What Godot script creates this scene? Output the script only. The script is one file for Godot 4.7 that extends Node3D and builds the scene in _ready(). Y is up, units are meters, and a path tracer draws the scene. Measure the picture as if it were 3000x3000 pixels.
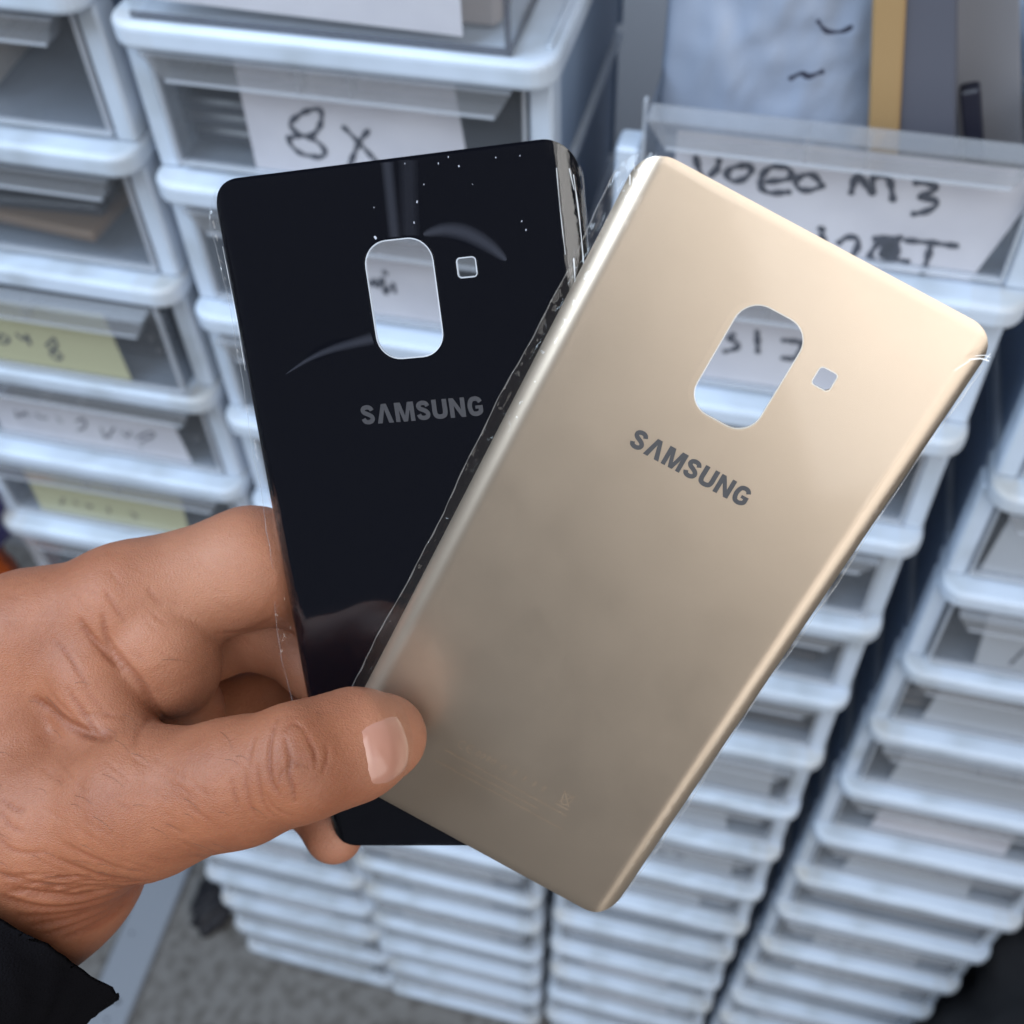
extends Node3D

# ---------------------------------------------------------------- mesh helper
class MB:
	var v := PackedVector3Array()
	var n := PackedVector3Array()
	var c := PackedColorArray()
	var xf := Transform3D()
	var col := Color(1, 1, 1)
	func tri(a: Vector3, b: Vector3, d: Vector3) -> void:   # counter-clockwise seen from the front
		a = xf * a; b = xf * b; d = xf * d
		var m := (b - a).cross(d - a)
		if m.length_squared() < 1e-20:
			return
		m = m.normalized()
		v.append(a); v.append(d); v.append(b)
		for i in 3:
			n.append(m); c.append(col)
	func tris(a: Vector3, b: Vector3, d: Vector3, na: Vector3, nb: Vector3, nd: Vector3) -> void:
		v.append(xf * a); v.append(xf * d); v.append(xf * b)
		n.append((xf.basis * na).normalized()); n.append((xf.basis * nd).normalized()); n.append((xf.basis * nb).normalized())
		for i in 3:
			c.append(col)
	func quad(a: Vector3, b: Vector3, d: Vector3, e: Vector3) -> void:
		tri(a, b, d); tri(a, d, e)
	func prism(o: PackedVector2Array, y0: float, y1: float, ch: float) -> void:
		# o: convex outline in x,z, counter-clockwise seen from +y; upper and lower rims chamfered
		var k := o.size()
		var area := 0.0
		for i in k:
			area += o[i].cross(o[(i + 1) % k])
		if area > 0.0:
			o = o.duplicate(); o.reverse()
		var ins := PackedVector2Array()
		for i in k:
			var e0 := (o[i] - o[(i + k - 1) % k]).normalized()
			var e1 := (o[(i + 1) % k] - o[i]).normalized()
			var m := (Vector2(-e0.y, e0.x) + Vector2(-e1.y, e1.x)).normalized()
			var mid := Vector2.ZERO
			for p in o:
				mid += p
			mid /= k
			if m.dot(mid - o[i]) < 0.0:
				m = -m
			ins.append(o[i] + m * ch)
		var rings := [[ins, y0], [o, y0 + ch], [o, y1 - ch], [ins, y1]]
		for r in 3:
			for i in k:
				var j := (i + 1) % k
				var A: PackedVector2Array = rings[r][0]
				var B: PackedVector2Array = rings[r + 1][0]
				quad(Vector3(A[i].x, rings[r][1], A[i].y), Vector3(A[j].x, rings[r][1], A[j].y), Vector3(B[j].x, rings[r + 1][1], B[j].y), Vector3(B[i].x, rings[r + 1][1], B[i].y))
		for i in range(1, k - 1):
			tri(Vector3(ins[0].x, y1, ins[0].y), Vector3(ins[i].x, y1, ins[i].y), Vector3(ins[i + 1].x, y1, ins[i + 1].y))
			tri(Vector3(ins[0].x, y0, ins[0].y), Vector3(ins[i + 1].x, y0, ins[i + 1].y), Vector3(ins[i].x, y0, ins[i].y))
	func box(lo: Vector3, hi: Vector3, ch := 0.0) -> void:
		var q := PackedVector2Array([Vector2(lo.x + ch, lo.z), Vector2(hi.x - ch, lo.z), Vector2(hi.x, lo.z + ch), Vector2(hi.x, hi.z - ch), Vector2(hi.x - ch, hi.z), Vector2(lo.x + ch, hi.z), Vector2(lo.x, hi.z - ch), Vector2(lo.x, lo.z + ch)])
		if ch == 0.0:
			q = PackedVector2Array([Vector2(lo.x, lo.z), Vector2(hi.x, lo.z), Vector2(hi.x, hi.z), Vector2(lo.x, hi.z)])
		prism(q, lo.y, hi.y, ch)
	func mesh(mat: Material) -> ArrayMesh:
		var a := []
		a.resize(Mesh.ARRAY_MAX)
		a[Mesh.ARRAY_VERTEX] = v
		a[Mesh.ARRAY_NORMAL] = n
		a[Mesh.ARRAY_COLOR] = c
		var m := ArrayMesh.new()
		m.add_surface_from_arrays(Mesh.PRIMITIVE_TRIANGLES, a)
		m.surface_set_material(0, mat)
		return m

var taken := {}
var rng := RandomNumberGenerator.new()

func numbered(called: String) -> String:
	var k: int = taken.get(called, 0)
	taken[called] = k + 1
	return called if k == 0 else "%s_%03d" % [called, k]

func put(called: String, mesh: Mesh, parent: Node = null, at := Transform3D()) -> MeshInstance3D:
	var o := MeshInstance3D.new()
	o.mesh = mesh
	o.transform = at
	if parent == null:
		o.name = numbered(called)
		add_child(o)
	else:
		o.name = called
		parent.add_child(o, true)
	return o

func thing(called: String, at: Transform3D) -> Node3D:
	var o := Node3D.new()
	o.name = numbered(called)
	o.transform = at
	add_child(o)
	return o

func tag(o: Node, label: String, category: String, group := "", kind := "") -> void:
	if label: o.set_meta("label", label)
	if category: o.set_meta("category", category)
	if group: o.set_meta("group", group)
	if kind: o.set_meta("kind", kind)

func lin(r: float, g: float, b: float, a := 1.0) -> Color:
	var k := Color(r, g, b).linear_to_srgb()
	k.a = a
	return k

func mat(color: Color, rough: float, metal := 0.0) -> StandardMaterial3D:
	var m := StandardMaterial3D.new()
	m.albedo_color = color
	m.roughness = rough
	m.metallic = metal
	m.vertex_color_use_as_albedo = true
	return m

func pane(color: Color, alpha: float, rough := 0.06) -> StandardMaterial3D:
	var m := StandardMaterial3D.new()
	m.transparency = BaseMaterial3D.TRANSPARENCY_ALPHA
	color.a = alpha
	m.albedo_color = color
	m.roughness = rough
	return m

func noise_tex(freq: float, oct: int, ramp: Gradient, size := 512, sd := 1, kind := FastNoiseLite.TYPE_SIMPLEX_SMOOTH) -> NoiseTexture2D:
	var f := FastNoiseLite.new()
	f.noise_type = kind
	f.frequency = freq
	f.fractal_octaves = oct
	f.seed = sd
	var t := NoiseTexture2D.new()
	t.width = size
	t.height = size
	t.seamless = true
	t.noise = f
	if ramp: t.color_ramp = ramp
	return t

func ramp(stops: Array) -> Gradient:
	var g := Gradient.new()
	var o := PackedFloat32Array()
	var k := PackedColorArray()
	for s in stops:
		o.append(s[0]); k.append(s[1])
	g.offsets = o
	g.colors = k
	return g

# ---------------------------------------------------------------- strokes of a marker pen as a thin ribbon
func smooth_line(p: Array, step: float) -> PackedVector2Array:
	var out := PackedVector2Array()
	for i in p.size() - 1:
		var a: Vector2 = p[max(i - 1, 0)]
		var b: Vector2 = p[i]
		var c: Vector2 = p[i + 1]
		var d: Vector2 = p[min(i + 2, p.size() - 1)]
		var k: int = max(2, int(b.distance_to(c) / step))
		for j in k:
			out.append(b.cubic_interpolate(c, a, d, float(j) / k))
	out.append(p[-1])
	return out

func stroke(m: MB, pts: Array, w: float, z: float) -> void:   # points and width in millimetres
	var p := smooth_line(pts, 0.8)
	var k := p.size()
	var L := []
	var R := []
	for i in k:
		var t := (p[min(i + 1, k - 1)] - p[max(i - 1, 0)]).normalized()
		var h := w * 0.5 * (0.85 + 0.25 * sin(i * 0.7 + pts[0].x))
		var s := Vector2(-t.y, t.x) * h
		L.append(p[i] + s); R.append(p[i] - s)
	for i in k - 1:
		m.quad(Vector3(R[i].x, R[i].y, z) / 1000.0, Vector3(R[i + 1].x, R[i + 1].y, z) / 1000.0, Vector3(L[i + 1].x, L[i + 1].y, z) / 1000.0, Vector3(L[i].x, L[i].y, z) / 1000.0)
	for e in [p[0], p[k - 1]]:
		for j in 10:
			var a := TAU * j / 10.0
			var b := TAU * (j + 1) / 10.0
			m.tri(Vector3(e.x, e.y, z + 0.01) / 1000.0, Vector3(e.x + cos(a) * w * 0.48, e.y + sin(a) * w * 0.48, z + 0.01) / 1000.0, Vector3(e.x + cos(b) * w * 0.48, e.y + sin(b) * w * 0.48, z + 0.01) / 1000.0)

# ---------------------------------------------------------------- set-up
var M := {}
const EYE := Vector3(0.0, 1.63, 0.4202)
var eye_basis := Basis(Vector3(0.968498, -0.032254, -0.246925), Vector3(-0.170561, 0.636562, -0.752129), Vector3(0.181442, 0.770550, 0.611008))

func _ready() -> void:
	rng.seed = 7
	var cam := Camera3D.new()
	cam.name = "camera"
	cam.transform = Transform3D(eye_basis, EYE)
	cam.fov = 47.61
	var at := CameraAttributesPhysical.new()
	at.frustum_focal_length = 27.2
	at.exposure_aperture = 12.2
	at.frustum_focus_distance = 0.226
	at.frustum_near = 0.01
	at.frustum_far = 50.0
	cam.attributes = at
	add_child(cam)
	var w := WorldEnvironment.new()
	w.name = "surroundings"
	var e := Environment.new()
	e.background_mode = Environment.BG_COLOR
	e.background_color = lin(0.046, 0.050, 0.06)
	e.background_energy_multiplier = 1.0
	e.tonemap_mode = Environment.TONE_MAPPER_LINEAR
	e.tonemap_exposure = 1.24
	e.sdfgi_enabled = true
	e.ssao_enabled = true
	e.ssil_enabled = true
	w.environment = e
	add_child(w)
	for q in [["shopfront_daylight", EYE + Vector3(1.06, 1.45, 1.36), EYE + Vector3(-0.05, -0.2, 0.0), Vector2(2.6, 2.2), Color(1.0, 0.99, 0.975), 4.9], ["side_daylight", EYE + Vector3(1.34, -0.22, 1.2), EYE + Vector3(0.0, -0.15, 0.0), Vector2(1.7, 1.3), Color(1.0, 0.985, 0.965), 1.3], ["added_overhead_fill", EYE + Vector3(-0.95, 0.95, 0.30), EYE + Vector3(-0.05, -0.35, 0.0), Vector2(1.2, 0.9), Color(0.86, 0.93, 1.0), 3.7]]:  # the last one is an added cool fill, kept out of the cover reflections
		var l := AreaLight3D.new()
		l.name = q[0]
		l.area_size = q[3]
		l.light_color = q[4]
		l.light_energy = q[5]
		l.shadow_enabled = true
		l.area_range = 12.0
		l.transform = Transform3D(Basis(), q[1]).looking_at(q[2], Vector3.UP)
		add_child(l)
	materials()
	setting()
	cabinets()
	covers()
	hand()

func materials() -> void:
	M.white = mat(lin(0.49, 0.575, 0.70), 0.45)
	M.white.albedo_texture = noise_tex(0.006, 3, ramp([[0.0, Color(0.84, 0.83, 0.81)], [0.38, Color(0.95, 0.95, 0.945)], [0.6, Color(0.99, 0.99, 0.99)], [1.0, Color(1, 1, 1)]]), 1024, 3)
	M.white.uv1_triplanar = true
	M.white.uv1_world_triplanar = true
	M.white.uv1_scale = Vector3(2.3, 2.3, 2.3)
	M.clear = pane(lin(0.29, 0.33, 0.39), 0.18, 0.10)
	M.smoke = pane(lin(0.10, 0.12, 0.155), 0.5, 0.12)
	M.pull = pane(lin(0.42, 0.45, 0.50), 0.24, 0.12)
	M.blue = mat(lin(0.23, 0.31, 0.44), 0.5)
	M.edge = pane(lin(0.55, 0.60, 0.68), 0.45, 0.10)
	M.paper = mat(lin(0.66, 0.67, 0.74), 0.9)
	M.paper.albedo_texture = noise_tex(0.01, 3, ramp([[0.0, Color(0.93, 0.93, 0.94)], [1.0, Color(1, 1, 1)]]), 256, 9)
	M.paper.uv1_triplanar = true
	M.paper.uv1_scale = Vector3(8, 8, 8)
	M.yellow = mat(lin(0.50, 0.50, 0.30), 0.9)
	M.grey_paper = mat(lin(0.42, 0.46, 0.52), 0.9)
	M.ink = mat(lin(0.012, 0.015, 0.035), 0.8)
	M.dark_edge = pane(lin(0.10, 0.11, 0.14), 0.5, 0.1)

func setting() -> void:
	var g := MB.new()
	g.quad(Vector3(-6, 0, 6), Vector3(6, 0, 6), Vector3(6, 0, -6), Vector3(-6, 0, -6))
	var fm := mat(lin(0.19, 0.192, 0.195), 0.85)
	fm.albedo_texture = noise_tex(0.02, 5, ramp([[0.0, Color(0.62, 0.60, 0.58)], [0.5, Color(0.88, 0.87, 0.86)], [1.0, Color(1.0, 1.0, 1.0)]]), 1024, 21)
	fm.uv1_triplanar = true
	fm.uv1_world_triplanar = true
	fm.uv1_scale = Vector3(1.7, 1.7, 1.7)
	tag(put("floor", g.mesh(fm)), "grey mottled concrete floor below the drawer stacks", "", "", "structure")
	var wl := MB.new()
	wl.quad(Vector3(-6, 0, -0.6), Vector3(6, 0, -0.6), Vector3(6, 3, -0.6), Vector3(-6, 3, -0.6))
	tag(put("wall", wl.mesh(mat(lin(0.25, 0.27, 0.31), 0.9))), "dim grey wall behind the drawer stacks", "", "", "structure")
	# grey plank on the floor
	var p := MB.new()
	p.box(Vector3(-0.03, 0, -0.42), Vector3(0.03, 0.012, 0.5), 0.002)
	var dots := MB.new()
	for s in [[0.008, 0.06, 0.0035], [0.004, 0.085, 0.002], [-0.012, -0.03, 0.002]]:
		dots.prism(disc(s[0], s[1], s[2], 10), 0.0121, 0.0127, 0.0)
	var plank := thing("plank", Transform3D(Basis(Vector3.UP, 0.03), Vector3(-0.70, 0, 0.03)))
	tag(plank, "long flat grey plank lying on the concrete floor", "plank")
	put("board", p.mesh(mat(lin(0.22, 0.25, 0.30), 0.6)), plank)
	put("stain", dots.mesh(mat(lin(0.01, 0.01, 0.015), 0.6)), plank)

func disc(x: float, z: float, r: float, k: int) -> PackedVector2Array:
	var o := PackedVector2Array()
	for i in k:
		o.append(Vector2(x + r * cos(TAU * i / k), z + r * sin(TAU * i / k)))
	return o

# ---------------------------------------------------------------- drawer stacks
func ledge_outline(w: float, depth: float, r: float) -> PackedVector2Array:
	var o := PackedVector2Array()
	var x := w / 2
	for i in 7:
		var a := PI / 2 * i / 6.0
		o.append(Vector2(x - r + r * sin(a), -r + r * cos(a)))
	o.append(Vector2(x, -depth)); o.append(Vector2(-x, -depth))
	for i in 7:
		var a := PI / 2 * i / 6.0
		o.append(Vector2(-x + r - r * cos(a), -r + r * sin(a)))
	return o

const LT := 0.0125   # thickness of a ledge
func ledge(f: MB, w: float, depth: float, dirt := 0.6) -> void:
	# rounded nose swept round the front corners; grime has settled on the corners
	var r := 0.013
	var prof := [Vector2(0.0129, LT), Vector2(0.0030, LT), Vector2(0.0012, LT - 0.0007), Vector2(0.0003, LT - 0.0018), Vector2(0, LT - 0.0034), Vector2(0, 0.0030), Vector2(0.0006, 0.0011), Vector2(0.0022, 0.0), Vector2(0.0129, 0.0)]
	var st := []
	var x := w / 2
	st.append([Vector2(-x, -depth), Vector2(-1, 0), 0.0])
	st.append([Vector2(-x, -r - 0.008), Vector2(-1, 0), 0.15])
	for i in 7:
		var a := PI / 2 * i / 6.0
		st.append([Vector2(-x + r - r * cos(a), -r + r * sin(a)), Vector2(-cos(a), sin(a)), 0.75 + 0.25 * sin(a * 2.0)])
	st.append([Vector2(-x + r + 0.010, 0), Vector2(0, 1), 0.1])
	for q in [-0.3, -0.05, 0.2, 0.4]:
		st.append([Vector2(w * q, 0), Vector2(0, 1), 0.0])
	st[-1][0].x = x - r - 0.012
	st[-1][2] = 0.1
	for i in 7:
		var a := PI / 2 * i / 6.0
		st.append([Vector2(x - r + r * sin(a), -r + r * cos(a)), Vector2(sin(a), cos(a)), 0.75 + 0.25 * sin(a * 2.0)])
	st.append([Vector2(x, -r - 0.008), Vector2(1, 0), 0.15])
	st.append([Vector2(x, -depth), Vector2(1, 0), 0.0])
	for i in st.size() - 1:
		for j in prof.size() - 1:
			var g := []
			for e in [[i, j], [i + 1, j], [i + 1, j + 1], [i, j + 1]]:
				var b: Vector2 = st[e[0]][0] - st[e[0]][1] * prof[e[1]].x
				g.append(Vector3(b.x, prof[e[1]].y, b.y))
			var d0: float = st[i][2]
			var d1: float = st[i + 1][2]
			var side: float = dirt if i < st.size() / 2 else fposmod(dirt * 1.7 + 0.15, 1.0)
			f.col = Color.WHITE.lerp(Color(0.88, 0.76, 0.63), (d0 + d1) * 0.5 * side * (1.0 if j < 3 else 0.5))
			f.quad(g[3], g[2], g[1], g[0])
	f.col = Color.WHITE
	f.quad(Vector3(-x + 0.0129, LT, -0.0129), Vector3(x - 0.0129, LT, -0.0129), Vector3(x - 0.0129, LT, -depth), Vector3(-x + 0.0129, LT, -depth))
	f.quad(Vector3(-x + 0.0129, 0, -depth), Vector3(x - 0.0129, 0, -depth), Vector3(x - 0.0129, 0, -0.0129), Vector3(-x + 0.0129, 0, -0.0129))

var kit := {}
func unit_meshes(w: float, p: float, tall := 1.0) -> Dictionary:
	var key := "%d_%d_%d" % [roundi(w * 1000), roundi(p * 10000), roundi(tall * 100)]
	if kit.has(key):
		return kit[key]
	var d := {}
	var f := MB.new()
	d.ledge = []
	for q in [0.12, 0.35, 0.62, 0.9]:
		f = MB.new()
		ledge(f, w, 0.034, q)
		d.ledge.append(f.mesh(M.white))
	f = MB.new()
	f.box(Vector3(-w / 2 + 0.003, 0.002, -0.19), Vector3(w / 2 - 0.003, 0.006, -0.0342))
	var wl := MB.new()
	for s in [-1.0, 1.0]:
		var a: float = s * (w / 2 - 0.0015)
		var b: float = s * (w / 2 - 0.0125)
		f.box(Vector3(min(a, b), LT - 0.0034, -0.030), Vector3(max(a, b), (p - 0.0003) * tall, -0.014), 0.0015)
		var c: float = s * (w / 2 - 0.0035)
		c = s * (w / 2 - 0.0075)
		a = s * (w / 2 - 0.0055)
		wl.box(Vector3(min(a, c), 0.0101, -0.19), Vector3(max(a, c), (p - 0.0003) * (tall if tall == 1.0 else 0.4), -0.0303))
	wl.box(Vector3(-w / 2 + 0.0035, 0.0101, -0.192), Vector3(w / 2 - 0.0035, p - 0.0003, -0.1901))
	d.frame = f.mesh(M.white)
	d.walls = wl.mesh(M.blue)
	# drawer: clear front with edges, bottom and sides
	var x := w / 2 - 0.0145
	f = MB.new()
	f.quad(Vector3(-x, LT + 0.0019, -0.013), Vector3(x, LT + 0.0019, -0.013), Vector3(x, p - 0.0052, -0.013), Vector3(-x, p - 0.0052, -0.013))
	d.front = f.mesh(M.clear)
	f = MB.new()
	f.box(Vector3(-x, LT + 0.0004, -0.0150), Vector3(x, LT + 0.0018, -0.0120))
	for s in [-1.0, 1.0]:
		f.box(Vector3(min(s * x, s * (x + 0.0014)), LT + 0.0004, -0.0150), Vector3(max(s * x, s * (x + 0.0014)), p - 0.004, -0.0120))
	d.rim = f.mesh(M.edge)
	f = MB.new()
	for s in [-1.0, 1.0]:
		f.quad(Vector3(s * x, 0.0125, -0.18), Vector3(s * x, 0.0125, -0.0152), Vector3(s * x, p - 0.012, -0.0152), Vector3(s * x, p - 0.012, -0.18))
	f.quad(Vector3(-x, LT + 0.001, -0.0152), Vector3(x, LT + 0.001, -0.0152), Vector3(x, LT + 0.001, -0.18), Vector3(-x, LT + 0.001, -0.18))
	d.tray = f.mesh(M.smoke)
	# pull: a hollow lip with slanted ends
	f = MB.new()
	var yt := p - 0.0066
	var yb := p - 0.0190
	var x0 := x - 0.002
	var x1 := x - 0.009
	f.quad(Vector3(-x1, yb, -0.0035), Vector3(x1, yb, -0.0035), Vector3(x0, yt, -0.0015), Vector3(-x0, yt, -0.0015))
	for s in [-1.0, 1.0]:
		f.quad(Vector3(s * x1, yb, -0.0035), Vector3(s * x1, yb, -0.0128), Vector3(s * x0, yt, -0.0128), Vector3(s * x0, yt, -0.0015))
		f.box(Vector3(s * 0.012 - 0.0006, yb, -0.012), Vector3(s * 0.012 + 0.0006, yt, -0.0037))
	f.quad(Vector3(-x1, yb, -0.0128), Vector3(x1, yb, -0.0128), Vector3(x1, yb, -0.0035), Vector3(-x1, yb, -0.0035))
	f.box(Vector3(-x0, yt, -0.0128), Vector3(x0, yt + 0.0012, -0.0008))
	d.pull = f.mesh(M.pull)
	f = MB.new()
	f.box(Vector3(-x1 + 0.001, yb - 0.0012, -0.0042), Vector3(x1 - 0.001, yb, -0.0030))
	d.lip = f.mesh(M.edge)
	kit[key] = d
	return d

const COLS := {"A": [-0.515, -0.307, -0.241, 0.0826, 0.01], "B": [-0.299, -0.098, -0.252, 0.0826, 0.02], "C": [-0.076, 0.110, -0.342, 0.0845, 0.035], "D": [0.126, 0.312, -0.458, 0.0836, 0.045]}
const WHERE := {"A": "stack above the wrist", "B": "stack behind the black cover", "C": "stack behind the gold cover", "D": "stack beyond the dark gap"}
const NTH := ["topmost", "second", "third", "fourth", "fifth", "sixth", "seventh", "eighth", "ninth", "tenth", "eleventh", "twelfth", "thirteenth", "fourteenth", "fifteenth", "sixteenth", "seventeenth"]

const NOTED := {"B1": "white drawer unit with a paper label reading 8 X", "C0": "open-topped white drawer unit labelled in two lines of marker pen", "A3": "white drawer unit pulled out slightly, yellow label ending in 8",
	"A4": "white drawer unit with scribbled white label under the yellow-labelled one", "A5": "white drawer unit with scribbled yellow label just above the hand", "B2": "white drawer unit whose label mi shows through the black cover's hole", "C1": "white drawer unit whose label shows through the gold cover's hole"}

func spot(c: String, k: int) -> Vector3:
	var q: Array = COLS[c]
	var y: float = q[2] - q[3] * k
	return Vector3((q[0] + q[1]) / 2 + q[4] * (y - q[2]), y + EYE.y, 0)

func drawer(c: String, k: int, out: float) -> Node3D:
	var q: Array = COLS[c]
	var d := unit_meshes(q[1] - q[0], q[3], 0.66 if c + str(k) == "C0" else 1.0)
	var u := thing("drawer_unit", Transform3D(Basis(Vector3.UP, rng.randf_range(-0.008, 0.008)), spot(c, k) + Vector3(rng.randf_range(-0.0008, 0.0008), 0, rng.randf_range(-0.0015, 0.0015))))
	var what := "%s white drawer unit with a clear front in the %s" % [NTH[k], WHERE[c]]
	if NOTED.has(c + str(k)): what = NOTED[c + str(k)]
	tag(u, what, "drawer", "stacked small parts drawers")
	put("frame", d.frame, u)
	put("ledge", d.ledge[rng.randi_range(0, 3)], u, Transform3D(Basis(), Vector3(0, -0.0035, 0)))
	put("side_walls", d.walls, u)
	var f := put("drawer_front", d.front, u, Transform3D(Basis(), Vector3(0, 0, out)))
	put("rim", d.rim, f)
	put("tray", d.tray, f)
	var h := put("pull", d.pull, u, Transform3D(Basis(), Vector3(0, 0, out)))
	put("lip", d.lip, h)
	return u

func label(u: Node3D, m: Material, corners: Array, strokes: Array, out: float, pen := 2.1) -> void:
	var f := MB.new()
	var a: Vector2 = corners[0]; var b: Vector2 = corners[1]; var c: Vector2 = corners[2]; var d: Vector2 = corners[3]
	var k := 12
	for i in k:
		for j in 4:
			var g := []
			for s in [[0, 0], [1, 0], [1, 1], [0, 1]]:
				var s1: float = float(i + s[0]) / k
				var t1: float = float(j + s[1]) / 4.0
				var p := a.lerp(b, s1).lerp(d.lerp(c, s1), t1)
				g.append(Vector3(p.x, p.y, -16.5 + out - 1.2 * sin(PI * s1) * (1.0 - t1) * 0.0) / 1000.0)
			f.quad(g[3], g[2], g[1], g[0])
	var l := put("label", f.mesh(m), u)
	if strokes.size():
		var r := MB.new()
		for s in strokes:
			stroke(r, s, pen, -16.1 + out)
		put("handwriting", r.mesh(M.ink), l)

func V(x: float, y: float) -> Vector2:
	return Vector2(x, y)

func slab_stack(name_: String, at: Vector3, n: int, size: Vector3, cols: Array, text: String, cat: String, grp: String) -> void:
	var t := thing(name_, Transform3D(Basis(), at))
	var y := 0.0
	for i in n:
		var f := MB.new()
		var b := Basis(Vector3.UP, rng.randf_range(-0.12, 0.12))
		f.box(Vector3(-size.x / 2, 0, -size.z / 2), Vector3(size.x / 2, size.y, size.z / 2), size.y * 0.25)
		var m := mat(cols[i % cols.size()], 0.35)
		put("panel", f.mesh(m), t, Transform3D(b, Vector3(rng.randf_range(-0.006, 0.006), y, rng.randf_range(-0.005, 0.005))))
		y += size.y + 0.0006
	tag(t, text, cat, grp)

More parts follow.
